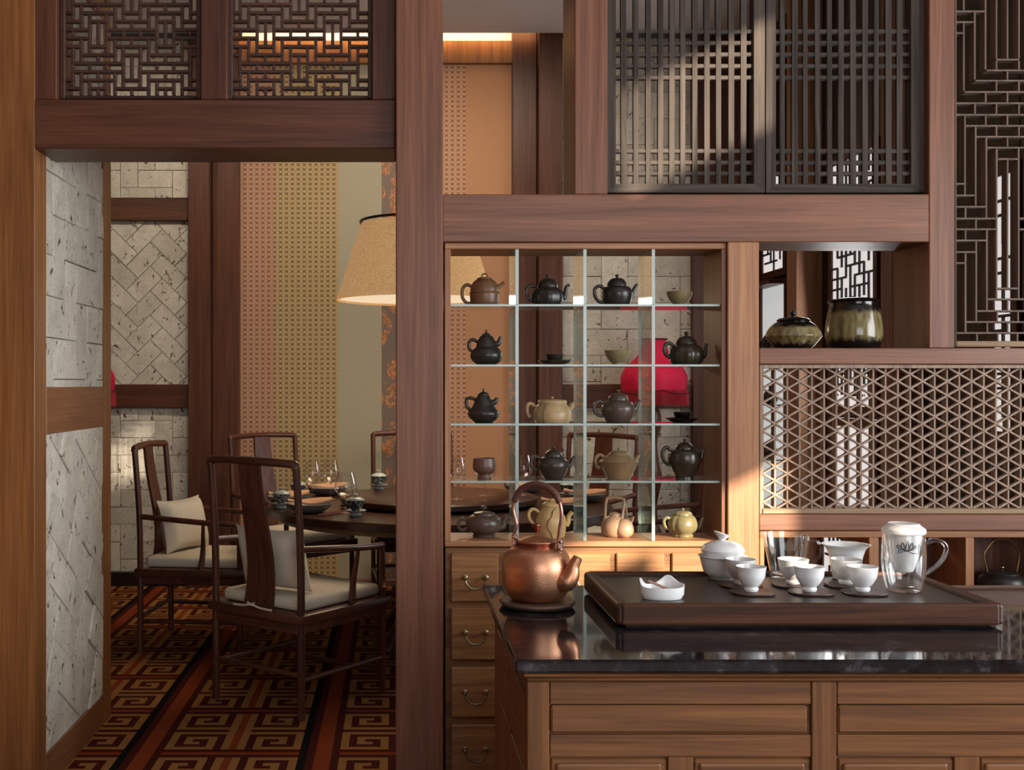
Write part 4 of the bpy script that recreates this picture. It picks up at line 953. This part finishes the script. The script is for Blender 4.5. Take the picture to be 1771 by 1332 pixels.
# ------------------------------------------------------------------ armchairs
def make_chair():
    R = root('armchair', (0, 0, 0))
    w, d = 0.27, 0.275; r = 0.017
    for sx in (-1, 1):
        mk('rear_post', *tube(crom([(sx * w, -d, 0), (sx * w, -d, 0.45), (sx * w, -d - 0.006, 0.75), (sx * w, -d - 0.03, 1.07), (sx * w, -d - 0.034, 1.092)], 4), r, 10), CHW_V, R, smooth=True)
        mk('front_leg', *tube([(sx * w, d, 0), (sx * w, d, 0.45), (sx * w, d - 0.004, 0.66), (sx * w, d - 0.012, 0.695)], r * 0.95, 10), CHW_V, R, smooth=True)
        mk('armrest', *tube(crom([(sx * w, -d - 0.004, 0.735), (sx * (w + 0.02), -0.1, 0.722), (sx * (w + 0.022), 0.1, 0.705), (sx * (w + 0.006), d - 0.03, 0.695), (sx * w, d, 0.694)], 4), 0.0155, 10), CHW_X, R, smooth=True)
        mk('arm_support', *tube(crom([(sx * w, 0.06, 0.455), (sx * (w - 0.004), 0.07, 0.55), (sx * (w + 0.012), 0.075, 0.64), (sx * (w + 0.021), 0.078, 0.705)], 4), [0.017, 0.015, 0.011, 0.009], 8), CHW_V, R, smooth=True)
        mk('side_stretcher', *tube([(sx * w, -d, 0.17), (sx * w, d, 0.17)], 0.0125, 8), CHW_X, R, smooth=True)
        v, f = boxg(sx * w - 0.012, sx * w + 0.012, -d + 0.012, d - 0.012, 0.372, 0.412, 0.003); mk('apron', v, f, CHW_X, R)
    tz = 1.095; ty = -d - 0.034
    mk('top_rail', *tube(crom([(-w, ty, tz - 0.012), (-w * 0.985, ty, tz + 0.004), (-w * 0.85, ty - 0.004, tz + 0.010), (0, ty - 0.022, tz + 0.016), (w * 0.85, ty - 0.004, tz + 0.010), (w * 0.985, ty, tz + 0.004), (w, ty, tz - 0.012)], 5), 0.0185, 10), CHW_X, R, smooth=True)
    V = []; m = 12
    for i in range(m + 1):
        t = i / m; z = 0.43 + t * 0.668
        y = -d + 0.002 + 0.045 * math.sin(t * math.pi * 1.25) * (1 - t) - 0.050 * t ** 1.6
        hw = 0.083 - 0.018 * t + 0.008 * (1 - t) ** 3
        for yy in (y - 0.007, y + 0.007):
            V += [(-hw, yy, z), (hw, yy, z)]
    Fc = []
    for i in range(m):
        a, b = i * 4, i * 4 + 4
        Fc += [(a, a + 1, b + 1, b), (a + 3, a + 2, b + 2, b + 3), (a + 1, a + 3, b + 3, b + 1), (a + 2, a, b, b + 2)]
    Fc += [(0, 2, 3, 1), (m * 4, m * 4 + 1, m * 4 + 3, m * 4 + 2)]
    mk('splat', V, Fc, CHW_V, R, smooth=True, sharp=50)
    v, f = boxg(-w - 0.03, w + 0.03, -d - 0.028, d + 0.028, 0.412, 0.455, 0.008); mk('seat_frame', v, f, CHW_X, R, smooth=True, sharp=40)
    for sy in (-1, 1):
        v, f = boxg(-w + 0.012, w - 0.012, sy * d - 0.012, sy * d + 0.012, 0.367, 0.412, 0.003); mk('apron', v, f, CHW_X, R)
    mk('front_stretcher', *tube([(-w, d, 0.10), (w, d, 0.10)], 0.014, 8), CHW_X, R, smooth=True)
    mk('rear_stretcher', *tube([(-w, -d, 0.19), (w, -d, 0.19)], 0.0125, 8), CHW_X, R, smooth=True)
    # seat pad
    v, f = boxg(-w + 0.02, w - 0.02, -d + 0.022, d + 0.012, 0.456, 0.512, 0.02)
    mk('seat_pad', v, f, CUSH, R, smooth=True, sharp=60)
    tie = crom([(-0.12, -d - 0.03, 0.459), (-0.06, -d - 0.034, 0.462), (0, -d - 0.036, 0.471), (0.05, -d - 0.034, 0.462), (0.12, -d - 0.03, 0.459)], 4)
    mk('pad_tie', *join(tube(tie, 0.005, 6), tube(crom([(0, -d - 0.034, 0.469), (-0.025, -d - 0.036, 0.48), (-0.01, -d - 0.036, 0.472), (0.02, -d - 0.036, 0.481), (0, -d - 0.034, 0.469)], 3), 0.004, 6)), CUSH, R, smooth=True)
    return R
proto = make_chair()
def pillow(loc, yaw, tilt, label):
    n = 12; V = []; Fc = []; a = 0.195; th = 0.065
    for side in (1, -1):
        for i in range(n + 1):
            for j in range(n + 1):
                u, v = i / n * 2 - 1, j / n * 2 - 1
                k = 1 - 0.10 * (1 - abs(v) ** 2) * abs(u) ** 3; k2 = 1 - 0.10 * (1 - abs(u) ** 2) * abs(v) ** 3
                t = th * (max(0, (1 - u ** 4) * (1 - v ** 4))) ** 0.55
                V.append((u * a * k, side * t, (v * k2 + 1) * 0.15))
    m = (n + 1) ** 2
    for i in range(n):
        for j in range(n):
            q = (i * (n + 1) + j, i * (n + 1) + j + 1, (i + 1) * (n + 1) + j + 1, (i + 1) * (n + 1) + j)
            Fc.append(q); Fc.append(tuple(m + x for x in reversed(q)))
    o = mk('throw_pillow', V, Fc, CUSH, None, smooth=True, sharp=75, org=(0, 0, 0))
    o.location = loc; o.rotation_euler = (tilt, 0, yaw)
    return tag(o, label, 'pillow', 'square linen pillows on the armchairs')
TCX, TCY, TR_, TH = 0.24, 6.30, 0.97, 0.78
def place(ang, rad, label, yaw=None, pos=None, pil=None):
    global proto
    a = math.radians(ang)
    x, y = pos or (TCX + rad * math.cos(a), TCY + rad * math.sin(a))
    if yaw is None: yaw = math.atan2(TCY - y, TCX - x) - math.pi / 2
    c = proto if not proto.get('label') else copy_tree(proto)
    c.location = (x, y, 0.005); c.rotation_euler = (0, 0, yaw); tag(c, label, 'armchair', 'armchairs around the dining table')
    if pil:
        fx, fy = -math.sin(yaw), math.cos(yaw)
        off, side, tw = pil[1], pil[2], pil[3]
        pillow((x - fx * off + fy * side, y - fy * off - fx * side, 0.005 + 0.513), yaw + tw, math.radians(14), pil[0])
place(0, 0, 'dark wooden armchair nearest the doorway, seen from behind', yaw=-math.radians(38.7), pos=(-0.447, 5.19), pil=('linen pillow on the armchair nearest the doorway', 0.12, -0.02, 0.1))
place(180, 1.32, 'dark wooden armchair seen side-on before the stone wall', yaw=-math.radians(96), pos=(-1.08, 6.27), pil=('linen pillow on the side-on armchair before the stone wall', 0.10, -0.04, -0.35))
place(134.5, 1.30, 'dark wooden armchair across the table before the pink and gold wallpaper')
place(95, 1.20, 'dark wooden armchair at the head of the table before the sage panel')
place(45, 1.30, 'dark wooden armchair seen through the display cabinet before the grey stone')
place(2, 1.30, 'dark wooden armchair beside the red fringed lamp, seen behind the olive teapot')

# ------------------------------------------------------------------ dining table and setting
DT = root('dining_table', (TCX, TCY, 0), 'large round dark wooden dining table', 'table')
mk('top', *lathe([(TR_ - 0.02, TH - 0.045), (TR_, TH - 0.04), (TR_, TH - 0.006), (TR_ - 0.006, TH), (0.3, TH)], (TCX, TCY, 0), 96), TBL, DT, smooth=True, sharp=40)
mk('under_rim', *lathe([(TR_ - 0.07, TH - 0.075), (TR_ - 0.06, TH - 0.045), (0.4, TH - 0.045)], (TCX, TCY, 0), 72), wood('rim_wood', '#8a7358', '#5f4c38', 'X'), DT, smooth=True, sharp=40)
for k in range(4):
    a = math.radians(45 + 90 * k); c_, s_ = math.cos(a), math.sin(a)
    mk('leg', *tube(crom([(TCX + 0.34 * c_, TCY + 0.34 * s_, TH - 0.05), (TCX + 0.26 * c_, TCY + 0.26 * s_, 0.5), (TCX + 0.28 * c_, TCY + 0.28 * s_, 0.2), (TCX + 0.42 * c_, TCY + 0.42 * s_, 0.006)], 5), [0.05, 0.04, 0.035, 0.045], 10), CHW_V, DT, smooth=True)
LS = mk('lazy_susan', *lathe([(0.2, 0), (0.2, 0.012), (0.55, 0.014), (0.555, 0.018), (0.555, 0.042), (0.55, 0.046), (0.1, 0.046)], (TCX, TCY, TH + 0.0005), 72), TBL, None, smooth=True, sharp=40)
tag(LS, 'round dark turntable in the middle of the dining table', 'turntable')
def gaiwan(x, y, z, label):
    R = root('covered_tea_bowl', (x, y, z), label, 'tea bowl', 'covered tea bowls on the dining table')
    mk('saucer', *lathe([(0.026, 0), (0.03, 0.006), (0.026, 0.018), (0.05, 0.026), (0.056, 0.031), (0.053, 0.032), (0.024, 0.025)], (x, y, z + 0.0006), 28), BLUEP, R, smooth=True, sharp=60)
    mk('bowl', *lathe([(a, b) for a, b in sm([(0.02, 0.027), (0.022, 0.032), (0.036, 0.05), (0.046, 0.07), (0.051, 0.082)], 3)] + [(0.049, 0.082), (0.03, 0.05)], (x, y, z), 28), BLUEW, R, smooth=True, sharp=60)
    l = mk('lid', *lathe([(0.047, 0.079), (0.045, 0.086), (0.03, 0.096), (0.01, 0.1)], (x, y, z), 28), BLUEP, R, smooth=True, sharp=60)
    mk('lid_knob', *lathe([(0.008, 0.099), (0.008, 0.104), (0.015, 0.114), (0.013, 0.115)], (x, y, z), 16), BLUEP, l, smooth=True)
def napkin_plate(x, y, z, yaw, where):
    R = root('stoneware_plate', (x, y, z), 'deep grey stoneware plate ' + where, 'plate', 'stoneware plates on the dining table')
    mk('body', *lathe([(a, b) for a, b in sm([(0.06, 0), (0.075, 0.004), (0.105, 0.022), (0.122, 0.046)], 3)] + [(0.119, 0.047)] + sm([(0.1, 0.028), (0.07, 0.012), (0.01, 0.01)], 3), (x, y, z + 0.0006), 36, sy=0.92), PLATE, R, smooth=True, sharp=60)
    n = 10; V = []; Fc = []
    for side in (0, 1):
        for i in range(n + 1):
            for j in range(n + 1):
                u, v = i / n * 2 - 1, j / n * 2 - 1
                px_, py_ = u * 0.117, v * 0.045 * (1 - 0.35 * max(0, u))
                h = 0.057 + 0.012 * (1 - v * v) + 0.006 * math.sin(3 * u + 2 * v) + 0.006 * u * u
                V.append((x + px_ * math.cos(yaw) - py_ * math.sin(yaw), y + px_ * math.sin(yaw) + py_ * math.cos(yaw), z + h - side * 0.008))
    m = (n + 1) ** 2
    for i in range(n):
        for j in range(n):
            q = (i * (n + 1) + j, i * (n + 1) + j + 1, (i + 1) * (n + 1) + j + 1, (i + 1) * (n + 1) + j)
            Fc.append(tuple(reversed(q))); Fc.append(tuple(m + w for w in q))
    ring = [i * (n + 1) for i in range(n + 1)] + [n * (n + 1) + j for j in range(1, n + 1)] + [i * (n + 1) + n for i in range(n - 1, -1, -1)] + [j for j in range(n - 1, 0, -1)]
    for a, b in zip(ring, ring[1:] + ring[:1]): Fc.append((a, b, b + m, a + m))
    tag(mk('napkin', V, Fc, NAPK, None, smooth=True, sharp=60), 'folded terracotta napkin lying in the plate ' + where, 'napkin', 'napkins on the dining table')
def wineglass(x, y, z, label, k=1.0, big=False):
    b = [(0.012, 0.098), (0.03, 0.108), (0.046, 0.13), (0.05, 0.15), (0.045, 0.19), (0.036, 0.23)] if not big else [(0.012, 0.088), (0.04, 0.1), (0.058, 0.125), (0.06, 0.145), (0.052, 0.185), (0.042, 0.215)]
    o = root('wine_glass', (x, y, z), label, 'wine glass', 'wine glasses on the dining table')
    mk('foot', *lathe([(0.036, 0.0), (0.036, 0.002), (0.012, 0.006), (0.005, 0.012)], (x, y, z + 0.0006), 24), WINE, o, smooth=True, sharp=60)
    mk('stem', *lathe([(0.005, 0.012), (0.0038, 0.05), (0.005, b[0][1] - 0.006)], (x, y, z), 12), WINE, o, smooth=True)
    mk('bowl', *lathe([(0.004, b[0][1] - 0.006)] + sm(b, 4), (x, y, z), 28, capt=False), WINE, o, smooth=True, sharp=75)
def on_table(px, py, zt=TH): Yq = (EYE - zt) * F / (py - CY); return X(px, Yq), Yq
x, y = on_table(615, 893); gaiwan(x, y, TH, 'blue-and-white covered tea bowl at the front of the table beside gold chopsticks')
x, y = on_table(487, 880); gaiwan(x, y, TH, 'blue-and-white covered tea bowl half hidden behind the nearest armchair')
x, y = on_table(655, 847, TH + 0.047); gaiwan(x, y, TH + 0.047, 'blue-and-white covered tea bowl on the turntable before the floral panel')
x, y = on_table(516, 862); gaiwan(x, y, TH, 'blue-and-white covered tea bowl near the far edge beside the side-on chair')
x, y = on_table(535, 886); napkin_plate(x, y, TH, 0.2, 'at the front of the table')
x, y = on_table(566, 856); napkin_plate(x, y, TH, 0.1, 'at the far edge before the gold wallpaper')
x, y = on_table(498, 872); napkin_plate(x, y, TH, 0.3, 'at the table end behind the nearest armchair')
x, y = on_table(975, 885); napkin_plate(x, y, TH, -0.2, 'seen through the arch of the copper kettle handle')
x, y = on_table(905, 852); napkin_plate(x, y, TH, 0.0, 'behind the dark teapot with stepped lid')
x, y = on_table(1012, 868); napkin_plate(x, y, TH, -0.3, 'near the turned lamp post beyond the cabinet')
x, y = on_table(572, 864); wineglass(x, y, TH, 'tall tapered wine glass before the gold wallpaper')
x, y = on_table(540, 866); wineglass(x, y, TH, 'slim wine glass just beyond the nearest chair back')
x, y = on_table(598, 888); wineglass(x, y, TH, 'broad round wine glass beside the turntable', big=True)
x, y = on_table(839, 858, TH + 0.047); wineglass(x, y, TH + 0.047, 'wine glass rising behind the brown footed cup', big=True)
x, y = on_table(905, 858, TH + 0.047); wineglass(x, y, TH + 0.047, 'wine glass on the turntable seen beside the dark stepped-lid teapot')
x, y = on_table(790, 864, TH + 0.047); wineglass(x, y, TH + 0.047, 'wine glass at the edge of the cabinet opening by the column')
x, y = on_table(982, 862); gaiwan(x, y, TH, 'blue-and-white covered tea bowl seen beside the copper kettle handle')
# gold chopsticks and spoon
x0_, y0_ = on_table(549, 893); x1_, y1_ = on_table(603, 884)
for k, d in enumerate((0.0, 0.022)):
    o = tag(mk('chopstick', *tube([(x0_ + d, y0_ - d, TH + 0.005), (x1_ + d, y1_ - d, TH + 0.007)], [0.0042, 0.003], 6), plain('red_lacquer', '#6a2a22', 0.3), None, smooth=True), 'dark red chopstick with pale tip, ' + ('nearer the plate' if k == 0 else 'nearer the table edge'), 'chopstick', 'chopsticks on the dining table')
V, Fc = tube([(x0_ + 0.04, y0_ + 0.09, TH + 0.006), (x1_ - 0.035, y1_ + 0.06, TH + 0.01)], [0.003, 0.0045], 6)
V2, F2 = lathe([(0.0, 0.002), (0.014, 0.004), (0.018, 0.009), (0.016, 0.009), (0.0, 0.005)], (x1_ - 0.028, y1_ + 0.075, TH), 16, sy=1.5)
tag(mk('spoon', *join((V, Fc), (V2, F2)), GOLD, None, smooth=True), 'gold spoon lying beside the front tea bowl', 'spoon')

# ------------------------------------------------------------------ big linen pendant over the table
xl_, yl_ = X(718, 6.3), 6.3
zb_, zt_ = Z(520, 6.3), Z(388, 6.3)
PL = root('pendant_lamp', (xl_, yl_, zb_), 'large tapered linen pendant lamp glowing over the dining table', 'lamp')
rb, rt = 135 * 6.3 / F, 93 * 6.3 / F
mk('shade', *lathe([(rb, zb_), (rb + 0.003, zb_ + 0.004), (rt + 0.003, zt_ - 0.004), (rt, zt_), (rt - 0.004, zt_), (rb - 0.004, zb_)], (xl_, yl_, 0), 64, capb=False, capt=False), SHADE, PL, smooth=True, sharp=50)
mk('diffuser', *lathe([(0.01, zb_ + 0.012), (rb - 0.006, zb_ + 0.012), (rb - 0.006, zb_ + 0.018), (0.01, zb_ + 0.018)], (xl_, yl_, 0), 64), DIFFU, PL)
mk('top_ring', *tube([(xl_ + (rt + 0.004) * math.cos(a), yl_ + (rt + 0.004) * math.sin(a), zt_ + 0.012) for a in [2 * math.pi * i / 48 for i in range(49)]], 0.008, 8, caps=False), IRON, PL, smooth=True)
for k in range(3):
    a = 2 * math.pi * k / 3 + 0.5
    mk('spoke', *tube([(xl_, yl_, zt_ + 0.02), (xl_ + rt * math.cos(a), yl_ + rt * math.sin(a), zt_ + 0.012)], 0.006, 6), IRON, PL)
mk('cord', *tube([(xl_, yl_, zt_ + 0.02), (xl_, yl_, 3.951)], 0.004, 6), IRON, PL)
pd = bpy.data.lights.new('pendant_bulb', 'AREA'); pd.shape = 'DISK'; pd.size = 0.8; pd.energy = 13; pd.color = (1.0, 0.76, 0.5)
po = bpy.data.objects.new('pendant_bulb', pd); COL.objects.link(po); po.location = (xl_, yl_, zb_ - 0.004)

# ------------------------------------------------------------------ red fringed floor lamps
def red_lamp(x, y, label):
    R = root('fringed_lamp', (x, y, 0.005), label, 'lamp', 'red fringed floor lamps')
    s = y / F; zc = Z(675, y)
    pr = sm([(54, 0), (57, 12), (57, 24), (50, 38), (37, 50), (27, 63), (21, 78), (20, 88)], 4)
    n = 48; V = []
    for a, h in pr:
        for i in range(n):
            t = 2 * math.pi * i / n; q = a * s * (1 - 0.05 * (1 - abs(math.cos(4 * t))))
            V.append((x + q * math.cos(t), y + q * math.sin(t), zc + h * s - 0.03 * abs(math.cos(4 * t)) * max(0, 1 - h / 20)))
    Fc = [(j * n + i, j * n + (i + 1) % n, (j + 1) * n + (i + 1) % n, (j + 1) * n + i) for j in range(len(pr) - 1) for i in range(n)]
    mk('shade', V, Fc, RED, R, smooth=True, sharp=180)
    mk('top_band', *tube([(x + 22 * s * math.cos(a), y + 22 * s * math.sin(a), zc + 88 * s) for a in [2 * math.pi * i / 32 for i in range(33)]], 0.006, 6, caps=False), REDPIPE, R)
    fr_ = []
    for i in range(120):
        t = 2 * math.pi * i / 120; q = 57 * s
        fr_.append(tube([(x + q * math.cos(t), y + q * math.sin(t), zc + 0.004), (x + q * 1.01 * math.cos(t), y + q * 1.01 * math.sin(t), zc - 0.095 - 0.006 * (i % 3))], 0.0036, 4))
    o = mk('fringe', *join(*fr_), REDF, R); o['kind'] = 'stuff'
    for k in range(4):
        t0 = math.pi / 2 * k
        mk('piping', *tube([(x + 58.5 * s * math.cos(t0 + u), y + 58.5 * s * math.sin(t0 + u), zc + 0.002 - 0.026 * math.sin(u * 2)) for u in [math.pi / 2 * i / 10 for i in range(11)]], 0.004, 6), REDPIPE, R)
    mk('stem', *lathe([(a, b) for a, b in sm([(0.04, 0.05), (0.05, 0.12), (0.03, 0.2), (0.045, 0.32), (0.055, 0.42), (0.03, 0.5), (0.022, 0.62), (0.04, 0.72), (0.055, 0.82), (0.035, 0.92), (0.022, 1.05), (0.05, 1.16), (0.045, 1.26), (0.02, 1.34), (0.018, 1.7)], 4)], (x, y, 0), 20), CHW_V, R, smooth=True)
    mk('base', *lathe([(0.15, 0.006), (0.15, 0.025), (0.09, 0.04), (0.04, 0.055)], (x, y, 0), 32), CHW_V, R, smooth=True, sharp=40)
red_lamp(X(1131, 7.72), 7.72, 'red silk lamp with long fringe on a turned post before the grey stone wall')
red_lamp(X(200, 7.2) - 0.222, 7.2, 'red lamp almost hidden behind the stone passage wall')

# ------------------------------------------------------------------ windows and back-lit display on the dining room side wall
XW = 2.62
def side_window(nm, ya, yb, za, zb2, lat, pane=DAYPANE, zlat=None):
    R = S(root(nm, (XW, (ya + yb) / 2, za)))
    box('pane', XW - 0.012, XW - 0.006, ya, yb, za, zb2, pane, R, 0)
    for (a, b, c, d) in ((ya - 0.05, ya, za - 0.05, zb2 + 0.05), (yb, yb + 0.05, za - 0.05, zb2 + 0.05)): box('frame', XW - 0.024, XW, a, b, c, d, DARK_V, R, 0.002)
    for c, d in ((za - 0.05, za), (zb2, zb2 + 0.05)): box('frame', XW - 0.024, XW, ya, yb, c, d, DARK_V, R, 0.002)
    u = 0.062
    rr = random.Random(3)
    nrow = int((zb2 - za) / u); ncol = int((yb - ya) / u)
    if lat:
        for r in range(1, nrow):
            z = za + r * u
            if zlat and z < zlat: continue
            k = r % 4; c = (k * 2) % 5
            while c < ncol:
                L = 3 if (r + c) % 3 else 4
                box('lattice_bar', XW - 0.024, XW - 0.013, ya + max(c, 0) * u, min(ya + (c + L) * u, yb), z - 0.006, z + 0.006, IRON, R, 0)
                c += L + 2
        for c in range(1, ncol):
            yy = ya + c * u; r = c % 3
            while r < nrow:
                L = 3
                if not (zlat and za + r * u < zlat): box('lattice_bar', XW - 0.0235, XW - 0.0135, yy - 0.006, yy + 0.006, za + r * u, min(za + (r + L) * u, zb2), IRON, R, 0)
                r += L + 1
    return R
side_window('window_1', 6.08, 6.66, 1.33, 2.75, True)
side_window('window_2', 6.08, 6.66, 0.30, 1.21, True, zlat=None) if False else side_window('window_2', 6.08, 6.66, 0.74, 1.21, False)
side_window('window_3', 6.08, 6.80, 0.12, 0.66, True)
side_window('window_4', 4.72, 4.86, 1.25, 2.35, True)
side_window('window_5', 7.50, 7.92, 2.24, 2.9, True)
WD = root('wall_showcase', (XW, 7.7, 0.6), 'white back-lit wall showcase with dark teapots seen through the niche', 'showcase')
box('back', XW - 0.012, XW - 0.004, 7.46, 7.94, 0.6, 2.13, BACKLIT, WD, 0)
for a, b in ((7.43, 7.46), (7.94, 7.97)): box('side', XW - 0.03, XW, a, b, 0.57, 2.16, DARK_V, WD, 0.002)
for a, b in ((0.57, 0.6), (2.13, 2.16)): box('board', XW - 0.13, XW, 7.46, 7.94, a, b, DARK_V, WD, 0.002)
for i, z in enumerate((0.95, 1.32, 1.70)):
    glass_box('glass_shelf', XW - 0.125, XW - 0.013, 7.462, 7.938, z - 0.008, z, WD)
for i, (yy, z) in enumerate(((7.62, 1.70), (7.80, 1.70), (7.60, 1.32), (7.82, 1.32), (7.62, 0.95), (7.8, 0.95))):
    R = root('showcase_teapot', (XW - 0.07, yy, z), ['small dark teapot', 'small dark bowl-like pot'][i % 2] + ' on the ' + ['upper', 'middle', 'lower'][i // 2] + ' shelf of the back-lit showcase', 'teapot', 'pots in the back-lit showcase')
    mk('body', *lathe(sm([(0.03, 0), (0.045, 0.02), (0.05, 0.05), (0.035, 0.085), (0.012, 0.1), (0.012, 0.12), (0.001, 0.125)] if i % 2 == 0 else [(0.02, 0), (0.03, 0.01), (0.045, 0.04), (0.05, 0.055)], 3), (XW - 0.07, yy, z + 0.0005), 20), CL_BLACK, R, smooth=True)
    if i % 2 == 0: mk('handle', *tube(crom([(XW - 0.07, yy + 0.04, z + 0.07), (XW - 0.07, yy + 0.075, z + 0.06), (XW - 0.07, yy + 0.042, z + 0.03)], 4), 0.006, 6), CL_BLACK, R, smooth=True)
